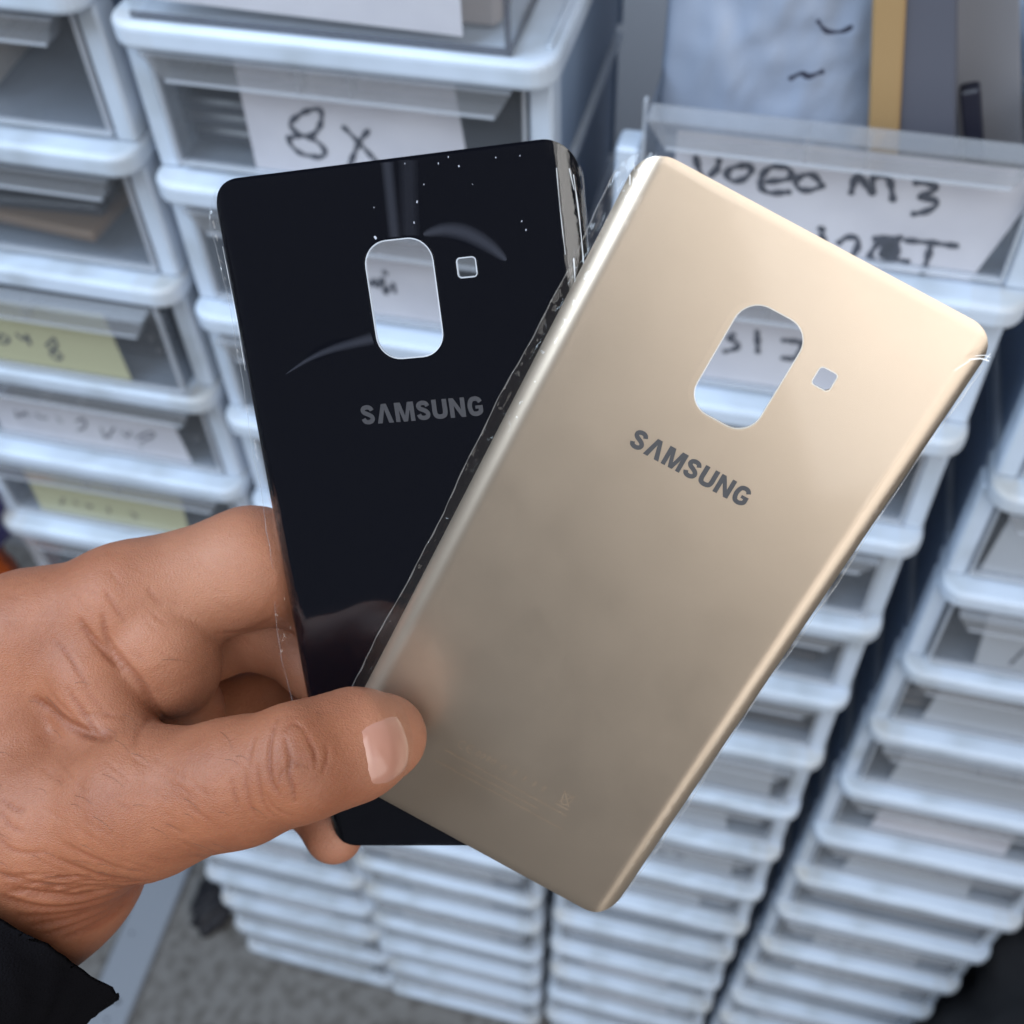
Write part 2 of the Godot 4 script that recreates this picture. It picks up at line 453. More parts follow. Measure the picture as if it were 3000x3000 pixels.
func cabinets() -> void:
	var pulled := {"A3": 0.011, "C3": 0.003, "D2": 0.004, "B3": 0.004, "C6": 0.005, "A9": 0.006, "B11": 0.005, "D4": 0.003}
	for c in ["A", "B", "C", "D"]:
		for k in range(1 if c == "B" else 0, 17):
			if c == "D" and k > 12 or c == "C" and k > 14:
				continue
			var out: float = pulled.get(c + str(k), maxf(0.0, rng.randf_range(-0.004, 0.0045)) if k > 5 else 0.0)
			var u := drawer(c, k, out)
			var o1000 := out * 1000.0
			match c + str(k):
				"B1":
					label(u, M.paper, [V(-47.5, 78), V(54, 78), V(60.5, 12), V(-48.3, 12)], [[V(-28.3, 32.2), V(-22.6, 34.3), V(-15.4, 35.7), V(-10.4, 42.2), V(-9.3, 48.6), V(-13.1, 48.9), V(-19.7, 45.6), V(-25.4, 40.4), V(-24, 36.5), V(-19.1, 34.3), V(-14.2, 32.6), V(-10.9, 28.4), V(-12, 24.9), V(-16.6, 23.9), V(-23.5, 24.9), V(-27.6, 29), V(-27.7, 32.8)], [V(0.8, 41.4), V(7.1, 34.4), V(14.1, 25.5)], [V(12.2, 41), V(7.1, 34.4), V(1, 22.4)]], o1000, 2.8)
				"B2":
					label(u, M.paper, [V(-42, 70), V(48, 72), V(50, 12.5), V(-40, 12.5)], [[V(-0.3, 35.4), V(2.3, 33.6), V(4.7, 37.2), V(6.1, 32.8), V(8.9, 38.2), V(9.4, 32.5), V(10.1, 29.1), V(12.1, 33)], [V(14.6, 35.7), V(15, 31.1)], [V(10.7, 43), V(11.5, 42)]], o1000, 2.8)
				"C0":
					label(u, M.paper, [V(-65.6, 66), V(84, 66), V(65.7, 3.2), V(-66, 5)], [[V(-56.7, 53.7), V(-55.6, 49.9), V(-53.4, 44.5)], [V(-46.9, 53.7), V(-47.3, 49.7), V(-49.6, 46.3)], [V(-36.4, 52.9), V(-41.7, 50.5), V(-42.8, 46.8), V(-39.5, 44.6), V(-35.2, 46.5), V(-32.7, 50.8), V(-34.5, 53.2), V(-36.4, 52.9)], [V(-28.3, 45.7), V(-16.9, 49), V(-16.7, 53), V(-20.6, 54.6), V(-25.6, 53.1), V(-28.2, 47.9), V(-27.2, 42.7), V(-23.2, 41.1), V(-15.9, 42.6)], [V(-2.7, 47.9), V(-7, 52.1), V(-11.3, 51.5), V(-13.8, 48.2), V(-11.8, 44.9), V(-7.3, 44.7), V(-2.6, 47.5)], [V(9.7, 46.2), V(10.3, 54.5), V(13.2, 52.7), V(18, 46.9), V(17.1, 54.1), V(18.7, 55.6), V(23.6, 54.2), V(27, 45.1)], [V(34.3, 54.4), V(39.8, 54.7), V(42.5, 52.5), V(37.3, 47.5), V(43, 47.4), V(44.6, 45), V(41.5, 41.5), V(36.9, 39.5)], [V(0.3, 26.2), V(1.3, 25.7)], [V(1.3, 22.6), V(2.9, 20)], [V(9.4, 20.1), V(12.2, 23.4), V(16.3, 23.5), V(17.5, 19), V(16.2, 14)], [V(23.9, 24.7), V(33.9, 26.7)], [V(25.8, 23.1), V(23.6, 15.2), V(28.7, 12.6), V(34, 15.9), V(33.1, 25.2)], [V(27.9, 23.5), V(28.7, 16), V(29.6, 22.8), V(31.1, 15.4), V(31.2, 24), V(33, 15.7)], [V(34.1, 15.4), V(39.5, 14.9)], [V(37.1, 25.8), V(46.6, 26.2), V(57.2, 26.2)], [V(47.1, 25.6), V(47.5, 16.2), V(47.1, 6.4)]], o1000, 3.2)
				"C1":
					label(u, M.paper, [V(-48, 72), V(52, 72), V(54, 12.5), V(-48, 12.5)], [[V(-26.5, 44), V(-28.2, 41.4), V(-23.7, 39), V(-24.2, 35.5), V(-29.2, 32.5)], [V(-15.4, 47.6), V(-13.5, 35.4)], [V(-2.3, 44.8), V(8.4, 45.6)], [V(6.9, 44.8), V(5.6, 35.7)], [V(-1, 33.5), V(6.2, 34)]], o1000, 3.2)
				"A3":
					label(u, M.yellow, [V(-66, 62), V(53, 64), V(55, 12.5), V(-64, 12.5)], [[V(-40, 33), V(-39, 27), V(-32, 34)], [V(-23, 35.5), V(-27, 31), V(-23.5, 28), V(-19, 33.3), V(-23, 35.5)], [V(-12, 37.5), V(-9, 33.6), V(-4.8, 38), V(-6, 30.6)], [V(13, 38.8), V(6, 32.2), V(9.7, 28.5), V(13, 24.7), V(8.4, 21.5), V(6, 25.6), V(12.7, 33.5), V(13, 38.8)]], o1000, 2.0)
				"A4":
					label(u, M.paper, [V(-70, 50), V(64, 50), V(68, 12.4), V(-72, 12.4)], [[V(-52.9, 35.5), V(-53.4, 29.6), V(-45.8, 35.5), V(-45.1, 32.3)], [V(-38, 35.5), V(-35.1, 32.9), V(-30.1, 34)], [V(-22.4, 35.7), V(-20.5, 32)], [V(-8.3, 35.5), V(-1.8, 39.4), V(-3.3, 31.7), V(-10.2, 26.8)], [V(8.6, 32.7), V(9.3, 23.7), V(18.2, 34.9)], [V(23.8, 32.9), V(26.5, 29.3), V(29.9, 34.3)], [V(32.7, 29.1), V(44.1, 37.5), V(47, 34.9), V(35.7, 26.4)], [V(33, 21.9), V(34, 21)]], o1000, 1.6)
				"A5":
					label(u, M.yellow, [V(-70, 60), V(50, 60), V(46, 12.4), V(-72, 12.4)], [[V(-47.3, 32), V(-52.1, 24)], [V(-39, 31), V(-38.2, 27)], [V(-30.8, 29), V(-26.1, 28), V(-28.8, 26)], [V(-13, 30), V(-13.6, 24)], [V(4.5, 30), V(6.5, 28), V(7.5, 24), V(4.7, 24)]], o1000, 1.6)
				"D1":
					label(u, M.grey_paper, [V(-70, 74), V(60, 74), V(60, 13), V(-74, 13)], [], o1000)
				"D2":
					label(u, M.grey_paper, [V(-58, 74), V(60, 74), V(62, 13), V(-52, 13)], [[V(-33, 20.7), V(-29.8, 38.3)]], o1000, 1.8)
				"D3", "D4":
					label(u, M.grey_paper, [V(-56, 74), V(60, 74), V(62, 13), V(-60, 13)], [], o1000)
				"C4":
					label(u, M.grey_paper, [V(-60, 74), V(30, 74), V(36, 13), V(-60, 13)], [], o1000)
				"A7", "B6", "B9", "C7", "C9", "D6":
					label(u, M.grey_paper, [V(-50, 66), V(40, 68), V(46, 13), V(-54, 13)], [], o1000)
				_:
					if k > 2 and rng.randf() < 0.6:
						var sx := rng.randf_range(-8.0, 8.0)
						var hh := rng.randf_range(46.0, 72.0)
						var wd := rng.randf_range(44.0, 62.0)
						var marks := []
						for i in rng.randi_range(3, 6):
							var x0 := sx - wd + 14.0 + i * 14.0 + rng.randf_range(-2.0, 2.0)
							marks.append([V(x0, 30 + rng.randf_range(-3, 3)), V(x0 + 4, 36 + rng.randf_range(-3, 3)), V(x0 + 7, 28 + rng.randf_range(-3, 3)), V(x0 + 3, 25)])
						label(u, [M.paper, M.grey_paper, M.grey_paper][rng.randi_range(0, 2)], [V(sx - wd + 3, hh), V(sx + wd - 2, hh + 3), V(sx + wd, 14.5), V(sx - wd, 14.5)], marks if rng.randf() < 0.7 else [], o1000, 1.8)
	var dark := [lin(0.012, 0.013, 0.02), lin(0.03, 0.032, 0.04), lin(0.018, 0.02, 0.03)]
	slab_stack("screen_stack", spot("A", 2) + Vector3(-0.02, LT + 0.002, -0.070), 5, Vector3(0.15, 0.0070, 0.085), [dark[1], lin(0.13, 0.075, 0.03), dark[0], dark[2], dark[0]], "stack of dark phone panels with a brass edge in the second drawer above the wrist", "phone parts", "")
	slab_stack("paper_packet", spot("A", 1) + Vector3(-0.04, LT + 0.002, -0.085), 2, Vector3(0.11, 0.016, 0.10), [lin(0.30, 0.28, 0.26), lin(0.36, 0.35, 0.34)], "pale paper packet inside the second drawer of the stack above the wrist", "packet", "")
	for q in [["C", 2, 0.03], ["C", 3, 0.02], ["C", 4, 0.035], ["C", 5, 0.035], ["C", 6, 0.02], ["C", 7, 0.0], ["C", 8, 0.03], ["C", 10, 0.0], ["D", 0, -0.03], ["D", 1, -0.02], ["D", 3, -0.04], ["D", 5, 0.0], ["D", 6, -0.03], ["D", 8, 0.01], ["B", 1, -0.05], ["B", 3, -0.06], ["A", 3, 0.03], ["A", 4, 0.03], ["A", 7, 0.0], ["A", 12, 0.02], ["A", 14, 0.0], ["B", 9, 0.0], ["B", 10, 0.02], ["B", 12, 0.0]]:
		var n := rng.randi_range(3, 7)
		slab_stack("screen_stack", spot(q[0], q[1]) + Vector3(q[2], LT + 0.002, -0.065), n, Vector3(0.08, 0.0075, 0.075), [dark[n % 3], dark[1], dark[0]], "dark phone panels stacked inside the %s drawer of the %s" % [NTH[q[1]], WHERE[q[0]]], "phone parts", "phone panels kept in the drawers")
	# foot of the stacks
	for c in ["A", "B", "C", "D"]:
		var q: Array = COLS[c]
		var last := spot(c, 16 if c in ["A", "B"] else (14 if c == "C" else 12))
		var f := MB.new()
		f.box(Vector3(-(q[1] - q[0]) / 2 + 0.006, -last.y, -0.19), Vector3((q[1] - q[0]) / 2 - 0.006, -0.0005, -0.016), 0.002)
		tag(put("plinth", f.mesh(M.white), null, Transform3D(Basis(), last)), "white plinth under the %s" % WHERE[c], "plinth")
	for c in ["A", "D"]:
		var q: Array = COLS[c]
		var f := MB.new()
		ledge(f, q[1] - q[0], 0.19)
		tag(put("stack_lid", f.mesh(M.white), null, Transform3D(Basis(), spot(c, -1))), "white lid with rounded corners on top of the %s" % WHERE[c], "lid")
	lid_and_box()
	tray_contents()
	loose()

func lid_and_box() -> void:
	var q: Array = COLS["B"]
	var w: float = q[1] - q[0]
	var s := spot("B", 0) + Vector3(0, -0.0052, 0)
	var t := thing("stack_lid", Transform3D(Basis(), s))
	tag(t, "white lid with rounded corners on top of the stack behind the black cover", "lid")
	var f := MB.new()
	ledge(f, w, 0.20)
	put("lid_plate", f.mesh(M.white), t)
	f = MB.new()
	f.box(Vector3(w / 2 - 0.0065, LT + 0.0001, -0.19), Vector3(w / 2 - 0.004, LT + 0.0013, -0.014), 0.0005)
	put("raised_rim", f.mesh(M.white), t)
	var b := thing("clear_box", Transform3D(Basis(), s + Vector3(-0.0035, LT + 0.0003, -0.006)))
	tag(b, "clear plastic box holding white paper on the lid above the 8 X drawer", "box")
	var x := 0.084
	var h := 0.16
	f = MB.new()
	f.quad(Vector3(-x, 0, 0), Vector3(x, 0, 0), Vector3(x, h, 0), Vector3(-x, h, 0))
	f.quad(Vector3(x, 0, 0), Vector3(x, 0, -0.16), Vector3(x, h, -0.16), Vector3(x, h, 0))
	f.quad(Vector3(-x, 0, -0.16), Vector3(-x, 0, 0), Vector3(-x, h, 0), Vector3(-x, h, -0.16))
	put("walls", f.mesh(M.clear), b)
	f = MB.new()
	f.box(Vector3(-x, 0, 0.0002), Vector3(x, 0.003, 0.0014))
	f.box(Vector3(x + 0.0002, 0, -0.16), Vector3(x + 0.0014, 0.003, 0.0014))
	f.box(Vector3(x - 0.0012, 0.0031, 0.0002), Vector3(x + 0.0014, h, 0.0014))
	put("edges", f.mesh(M.dark_edge), b)
	var p := MB.new()
	p.quad(Vector3(-0.080, 0.0085, -0.0012), Vector3(0.0645, 0.0052, -0.0012), Vector3(0.0645, 0.15, -0.0012), Vector3(-0.082, 0.15, -0.0012))
	tag(put("paper_sheet", p.mesh(M.paper), null, Transform3D(Basis(), s + Vector3(-0.0035, LT + 0.0003, -0.006))), "blank white paper sheet inside the clear box above the 8 X drawer", "paper")
	p = MB.new()
	p.box(Vector3(-0.078, 0.0006, -0.150), Vector3(0.076, 0.10, -0.016), 0.003)
	tag(put("carton", p.mesh(mat(lin(0.30, 0.27, 0.26), 0.8)), null, Transform3D(Basis(), s + Vector3(-0.0035, LT + 0.0003, -0.006))), "brownish grey carton filling the clear box behind the white paper", "carton")

func tray_contents() -> void:
	var s := spot("C", 0)
	# crumpled pouch
	var m := mat(lin(0.25, 0.30, 0.40), 0.45)
	m.clearcoat_enabled = true
	m.clearcoat = 0.12
	m.clearcoat_roughness = 0.2
	var pouch := thing("plastic_pouch", Transform3D(Basis(Vector3.RIGHT, -0.12), s + Vector3(-0.032, 0.014, -0.048)))
	tag(pouch, "crumpled silvery plastic pouch standing in the open top tray", "pouch")
	put("bag", pillow(0.094, 0.235, 0.011, 31, m), pouch)
	var k := MB.new()
	stroke(k, [V(16, 89), V(20, 85.5), V(26, 86), V(29, 88)], 2.0, 15.5)
	stroke(k, [V(9, 65), V(13, 67.5), V(16, 66.5), V(21, 69)], 2.4, 15.5)
	put("handwriting", k.mesh(M.ink), pouch)
	var items := [
		["envelope", "tan paper envelope standing beside the silvery pouch in the open tray", Vector3(0.027, 0.014, -0.060), Vector3(0.0125, 0.20, 0.05), lin(0.30, 0.20, 0.095), 0.17, "envelope"],
		["phone_carton", "dark grey slim carton leaning beside the tan envelope", Vector3(0.047, 0.014, -0.062), Vector3(0.025, 0.22, 0.05), lin(0.075, 0.082, 0.11), 0.24, "carton"],
		["clear_sleeve", "pale grey translucent sleeve leaning behind the slim dark carton in the open tray", Vector3(0.076, 0.014, -0.085), Vector3(0.026, 0.22, 0.03), lin(0.17, 0.18, 0.21), 0.30, "sleeve"],
		["black_strip", "narrow black strip at the right end of the open tray", Vector3(0.0655, 0.03, -0.045), Vector3(0.008, 0.055, 0.008), lin(0.008, 0.009, 0.02), 0.32, "strip"],
	]
	for i in items:
		var f := MB.new()
		var z: Vector3 = i[3]
		f.box(Vector3(-z.x / 2, 0, -z.z / 2), Vector3(z.x / 2, z.y, z.z / 2), 0.001)
		tag(put(i[0], f.mesh(mat(i[4], 0.5)), null, Transform3D(Basis(Vector3.BACK, i[5]), s + i[2])), i[1], i[6])

func pillow(w: float, h: float, d: float, sd: int, m: Material) -> ArrayMesh:
	var nz := FastNoiseLite.new()
	nz.seed = sd
	nz.frequency = 1.0
	nz.fractal_octaves = 3
	nz.noise_type = FastNoiseLite.TYPE_SIMPLEX_SMOOTH
	var st := SurfaceTool.new()
	st.begin(Mesh.PRIMITIVE_TRIANGLES)
	st.set_smooth_group(0)
	var a := 40
	var b := 70
	for side in [1.0, -1.0]:
		var g := []
		for j in b + 1:
			var row := []
			for i in a + 1:
				var u := float(i) / a
				var t := float(j) / b
				var e: float = pow(max(sin(PI * u) * sin(PI * t), 0.0), 0.45)
				var z: float = d * e + 0.0035 * e * nz.get_noise_2d(u * 2.2 + t * 1.1, t * 3.5 - u * 0.8 + side * 9.0) * 1.6 + 0.0012 * e * absf(nz.get_noise_2d(u * 6.0, t * 7.0 + 40.0))
				row.append(Vector3((u - 0.5) * w, t * h, side * z))
			g.append(row)
		for j in b:
			for i in a:
				var q := [g[j][i], g[j][i + 1], g[j + 1][i + 1], g[j + 1][i]]
				var order := [0, 2, 1, 0, 3, 2] if side > 0 else [0, 1, 2, 0, 2, 3]
				for o in order:
					st.add_vertex(q[o])
	st.generate_normals()
	var r := st.commit()
	r.surface_set_material(0, m)
	return r

func blob(r: Vector3, sd: int, rough: float, m: Material) -> ArrayMesh:
	var nz := FastNoiseLite.new()
	nz.seed = sd
	nz.frequency = 1.0
	nz.fractal_octaves = 4
	var st := SurfaceTool.new()
	st.begin(Mesh.PRIMITIVE_TRIANGLES)
	st.set_smooth_group(0)
	var a := 48
	var b := 28
	var g := []
	for j in b + 1:
		var row := []
		for i in a:
			var th := TAU * i / a
			var ph := PI * j / b
			var q := Vector3(sin(ph) * cos(th), cos(ph), sin(ph) * sin(th))
			row.append(q * r * (1.0 + rough * nz.get_noise_3dv(q * 1.6) + rough * 0.6 * absf(nz.get_noise_3dv(q * 4.0))))
		g.append(row)
	for j in b:
		for i in a:
			var k := (i + 1) % a
			for o in [g[j][i], g[j + 1][k], g[j + 1][i], g[j][i], g[j][k], g[j + 1][k]]:
				st.add_vertex(o)
	st.generate_normals()
	var r2 := st.commit()
	r2.surface_set_material(0, m)
	return r2

func loose() -> void:
	var m := mat(lin(0.02, 0.018, 0.09), 0.3)
	var m2 := mat(lin(0.35, 0.07, 0.012), 0.35)
	var b := thing("snack_packet", Transform3D(Basis(), Vector3(-0.590, EYE.y - 0.752, 0.0)))
	tag(b, "purple and orange packet beside the stack above the wrist", "packet")
	put("purple_wrap", blob(Vector3(0.060, 0.065, 0.05), 4, 0.35, m), b, Transform3D(Basis(), Vector3(0.012, 0.118, 0)))
	put("orange_wrap", blob(Vector3(0.055, 0.055, 0.05), 5, 0.3, m2), b, Transform3D(Basis(), Vector3(-0.005, 0.0, 0.01)))
	tag(put("black_lump", blob(Vector3(0.028, 0.022, 0.045), 11, 0.4, mat(lin(0.010, 0.010, 0.015), 0.7)), null, Transform3D(Basis(), Vector3(-0.615, 0.016, -0.07))), "small black rag on the floor beside the stack above the wrist", "lump")  # first a plain black lump on the floor, of no known kind
	tag(put("backpack", blob(Vector3(0.13, 0.34, 0.16), 17, 0.3, mat(lin(0.010, 0.010, 0.013), 0.7)), null, Transform3D(Basis(), Vector3(0.415, 0.42, 0.0))), "black bag bulging beside the stack beyond the dark gap", "bag")

# ---------------------------------------------------------------- the two phone covers
const CW := 35.1   # half width, mm
const CH := 72.2   # half height, mm

func rr(p: Vector2, h: Vector2, r: float) -> float:
	var q := p.abs() - h + Vector2(r, r)
	return Vector2(maxf(q.x, 0), maxf(q.y, 0)).length() + minf(maxf(q.x, q.y), 0.0) - r

func cover_sd(p: Vector2) -> float:
	var d := rr(p, Vector2(CW, CH), 6.2)
	d = maxf(d, -rr(p - Vector2(0, 46.7), Vector2(6.65, 11.2), 4.6))
	return maxf(d, -rr(p - Vector2(12.8, 51.4), Vector2(1.9, 1.9), 0.8))

func film_sd(p: Vector2) -> float:
	var wob := 0.30 * sin(p.y * 0.11) + 0.10 * sin(p.y * 0.33 + 1.0) + 0.03 * sin(p.y * 1.1)
	var d := rr(p - Vector2(-0.5, 0), Vector2(CW + 0.9 + wob, CH - 0.5), 6.4)
	d = maxf(d, -rr(p - Vector2(0, 46.7), Vector2(6.9, 11.5), 4.8))
	return maxf(d, -rr(p - Vector2(12.8, 51.4), Vector2(2.1, 2.1), 0.9))

func bend(x: float, y: float) -> float:   # the long edges curve away
	var e := maxf(0.0, absf(x) - (CW - 4.3))
	var f := maxf(0.0, absf(y) - (CH - 2.0))
	return -(6.2 - sqrt(maxf(0.0, 38.44 - e * e * 1.25))) - f * f * 0.025

func sheet(sd: Callable, z: Callable, thick: float, step: float, m: Material) -> ArrayMesh:
	var nx := int(ceil((CW + 3.5) / step))
	var ny := int(ceil((CH + 2.0) / step))
	var wx := 2 * nx + 1
	var wy := 2 * ny + 1
	var P := PackedVector2Array()
	var ok := PackedByteArray()
	P.resize(wx * wy)
	ok.resize(wx * wy)
	for j in wy:
		for i in wx:
			var p := Vector2((i - nx) * step, (j - ny) * step)
			var d: float = sd.call(p)
			var inside := d <= 0.0
			if absf(d) < step * 0.51:
				for r in 3:
					var g := Vector2(sd.call(p + Vector2(0.02, 0)) - sd.call(p - Vector2(0.02, 0)), sd.call(p + Vector2(0, 0.02)) - sd.call(p - Vector2(0, 0.02))) / 0.04
					if g.length() < 0.2: break
					p -= g * float(sd.call(p)) / g.length_squared()
				inside = true
			P[j * wx + i] = p
			ok[j * wx + i] = 1 if inside else 0
	var v := PackedVector3Array()
	var nr := PackedVector3Array()
	var at := PackedInt32Array()
	at.resize(wx * wy)
	for i in wx * wy:
		at[i] = -1
		if ok[i]:
			var p := P[i]
			var h: float = z.call(p.x, p.y)
			var gx: float = (float(z.call(p.x + 0.05, p.y)) - float(z.call(p.x - 0.05, p.y))) / 0.1
			var gy: float = (float(z.call(p.x, p.y + 0.05)) - float(z.call(p.x, p.y - 0.05))) / 0.1
			at[i] = v.size()
			v.append(Vector3(p.x, p.y, h) / 1000.0)
			nr.append(Vector3(-gx, -gy, 1).normalized())
	var idx := PackedInt32Array()
	var edges := {}
	for j in wy - 1:
		for i in wx - 1:
			var q := [at[j * wx + i], at[j * wx + i + 1], at[(j + 1) * wx + i + 1], at[(j + 1) * wx + i]]
			var have := []
			for k in q:
				if k >= 0: have.append(k)
			var ts := []
			if have.size() == 4:
				ts = [[q[0], q[1], q[2]], [q[0], q[2], q[3]]] if (i + j) % 2 == 0 else [[q[0], q[1], q[3]], [q[1], q[2], q[3]]]
			elif have.size() == 3:
				ts = [have]
			for t in ts:
				idx.append(t[0]); idx.append(t[2]); idx.append(t[1])
				for k in 3:
					var a: int = t[k]
					var b: int = t[(k + 1) % 3]
					if edges.has(b * 1000000 + a): edges.erase(b * 1000000 + a)
					else: edges[a * 1000000 + b] = true
	if thick > 0.0:
		var n0 := v.size()
		for i in n0:
			v.append(v[i] - nr[i] * thick / 1000.0)
			nr.append(-nr[i])
		var it := idx.size() / 3
		for t in it:
			idx.append(idx[t * 3] + n0); idx.append(idx[t * 3 + 2] + n0); idx.append(idx[t * 3 + 1] + n0)
		for e in edges:
			var a: int = e / 1000000
			var b: int = e % 1000000
			var d := (v[b] - v[a])
			if d.length() < 1e-7: continue
			var sn := d.cross(nr[a]).normalized()
			var k := v.size()
			for q in [v[a], v[b], v[b + n0], v[a + n0]]:
				v.append(q); nr.append(sn)
			for o in [0, 1, 2, 0, 2, 3]:
				idx.append(k + o)
	var arr := []
	arr.resize(Mesh.ARRAY_MAX)
	arr[Mesh.ARRAY_VERTEX] = v
	arr[Mesh.ARRAY_NORMAL] = nr
	arr[Mesh.ARRAY_INDEX] = idx
	var am := ArrayMesh.new()
	am.add_surface_from_arrays(Mesh.PRIMITIVE_TRIANGLES, arr)
	am.surface_set_material(0, m)
	return am

func ribbon(m: MB, pts: Array, w: float, ox: float) -> void:
	var p := smooth_line(pts, 0.12)
	var k := p.size()
	for i in k - 1:
		var g := []
		for e in [i, i + 1]:
			var t := (p[min(e + 1, k - 1)] - p[max(e - 1, 0)]).normalized()
			g.append(p[e] + Vector2(-t.y, t.x) * w * 0.5)
			g.append(p[e] - Vector2(-t.y, t.x) * w * 0.5)
		poly(m, [g[1], g[3], g[2], g[0]], ox)

func poly(m: MB, p: Array, ox: float) -> void:
	for i in range(1, p.size() - 1):
		var a: Vector2 = p[0]; var b: Vector2 = p[i]; var c: Vector2 = p[i + 1]
		if (b - a).cross(c - a) < 0.0:
			var t := b
			b = c; c = t
		m.tri(Vector3(a.x + ox, a.y, 0) / 1000.0, Vector3(b.x + ox, b.y, 0) / 1000.0, Vector3(c.x + ox, c.y, 0) / 1000.0)

func lettering(mt: Material) -> ArrayMesh:
	var m := MB.new()
	m.xf = Transform3D(Basis(), Vector3(-0.01225, -0.001925, 0))
	var x := 0.0
	var h := 3.85
	for ch in ["S", "L", "M", "S", "U", "N", "G"]:
		match ch:
			"S":
				ribbon(m, [V(2.28, 2.70), V(2.0, 3.22), V(1.35, 3.42), V(0.68, 3.22), V(0.46, 2.78), V(0.75, 2.32), V(1.38, 2.0), V(2.0, 1.62), V(2.26, 1.12), V(2.0, 0.63), V(1.35, 0.43), V(0.65, 0.63), V(0.40, 1.17)], 0.88, x)
				x += 2.7
			"L":
				poly(m, [V(0, 0), V(0.98, 0), V(1.65, 2.7), V(1.65, h), V(1.14, h)], x)
				poly(m, [V(3.3, 0), V(2.32, 0), V(1.65, 2.7), V(1.65, h), V(2.16, h)], x)
				x += 3.3
			"M":
				poly(m, [V(0, 0), V(0.86, 0), V(0.86, h), V(0, h)], x)
				poly(m, [V(3.9, 0), V(3.04, 0), V(3.04, h), V(3.9, h)], x)
				poly(m, [V(0.86, h), V(0.86, 2.3), V(1.52, 0), V(1.95, 0), V(1.95, 1.2), V(1.24, h)], x)
				poly(m, [V(3.04, h), V(3.04, 2.3), V(2.38, 0), V(1.95, 0), V(1.95, 1.2), V(2.66, h)], x)
				x += 3.9
			"U":
				ribbon(m, [V(0.46, h), V(0.46, 2.6), V(0.46, 1.35), V(0.72, 0.66), V(1.5, 0.43), V(2.28, 0.66), V(2.54, 1.35), V(2.54, 2.6), V(2.54, h)], 0.92, x)
				x += 3.0
			"N":
				poly(m, [V(0, 0), V(0.88, 0), V(0.88, h), V(0, h)], x)
				poly(m, [V(2.22, 0), V(3.1, 0), V(3.1, h), V(2.22, h)], x)
				poly(m, [V(0.88, h), V(0.88, 2.3), V(2.22, 0), V(2.22, 1.55)], x)
				x += 3.1
			"G":
				ribbon(m, [V(2.55, 2.72), V(2.2, 3.24), V(1.5, 3.42), V(0.78, 3.1), V(0.46, 1.93), V(0.78, 0.75), V(1.5, 0.43), V(2.2, 0.6), V(2.56, 0.95), V(2.56, 1.5), V(2.56, 2.05)], 0.88, x)
				poly(m, [V(1.55, 1.42), V(2.11, 1.42), V(2.11, 2.05), V(1.55, 2.05)], x)
				x += 3.0
		x += 0.47
	return m.mesh(mt)

func rim_mesh(m: Material) -> ArrayMesh:
	var f := MB.new()
	for q in [[Vector2(0, 46.7), Vector2(6.65, 11.2), 4.6], [Vector2(12.8, 51.4), Vector2(1.9, 1.9), 0.8]]:
		var o := []
		for c in 4:
			for i in 9:
				var a: float = PI / 2 * (c + i / 8.0)
				var sx: float = 1.0 if c == 0 or c == 3 else -1.0
				var sy: float = 1.0 if c < 2 else -1.0
				var d := Vector2(cos(a), sin(a))
				var k: Vector2 = q[0] + Vector2(sx * (q[1].x - q[2]), sy * (q[1].y - q[2]))
				o.append([k + d * (q[2] + 0.02), k + d * (q[2] - 0.20)])
		for i in o.size():
			var n: int = (i + 1) % o.size()
			var g := []
			for e in [o[i][0], o[i][1], o[n][1], o[n][0]]:
				g.append(Vector3(e.x, e.y, 0.04) / 1000.0)
			f.quad(g[0], g[1], g[2], g[3])
			f.quad(g[1], Vector3(g[1].x, g[1].y, -0.0006), Vector3(g[2].x, g[2].y, -0.0006), g[2])
	return f.mesh(m)

func film_edge(sd: Callable, z: Callable, m: Material) -> ArrayMesh:
	var f := MB.new()
	for side in [-1.0, 1.0]:
		var last := []
		var y := -66.0
		while y <= 66.0:
			var a := 28.0
			var b := 42.0
			for i in 18:
				var c := (a + b) * 0.5
				if float(sd.call(Vector2(side * c, y))) < 0.0: a = c
				else: b = c
			var h: float = float(z.call(side * a, y)) + 0.03
			var wd := 0.16 + 0.10 * sin(y * 0.9) * sin(y * 0.37)
			var now := [Vector3(side * (a - wd), y, h) / 1000.0, Vector3(side * (a + 0.05), y, h) / 1000.0, Vector3(side * (a + 0.05), y, h - 0.35) / 1000.0]
			if last.size():
				f.quad(last[0], last[1], now[1], now[0])
				f.quad(last[1], last[2], now[2], now[1])
			last = now
			y += 0.75
	return f.mesh(m)

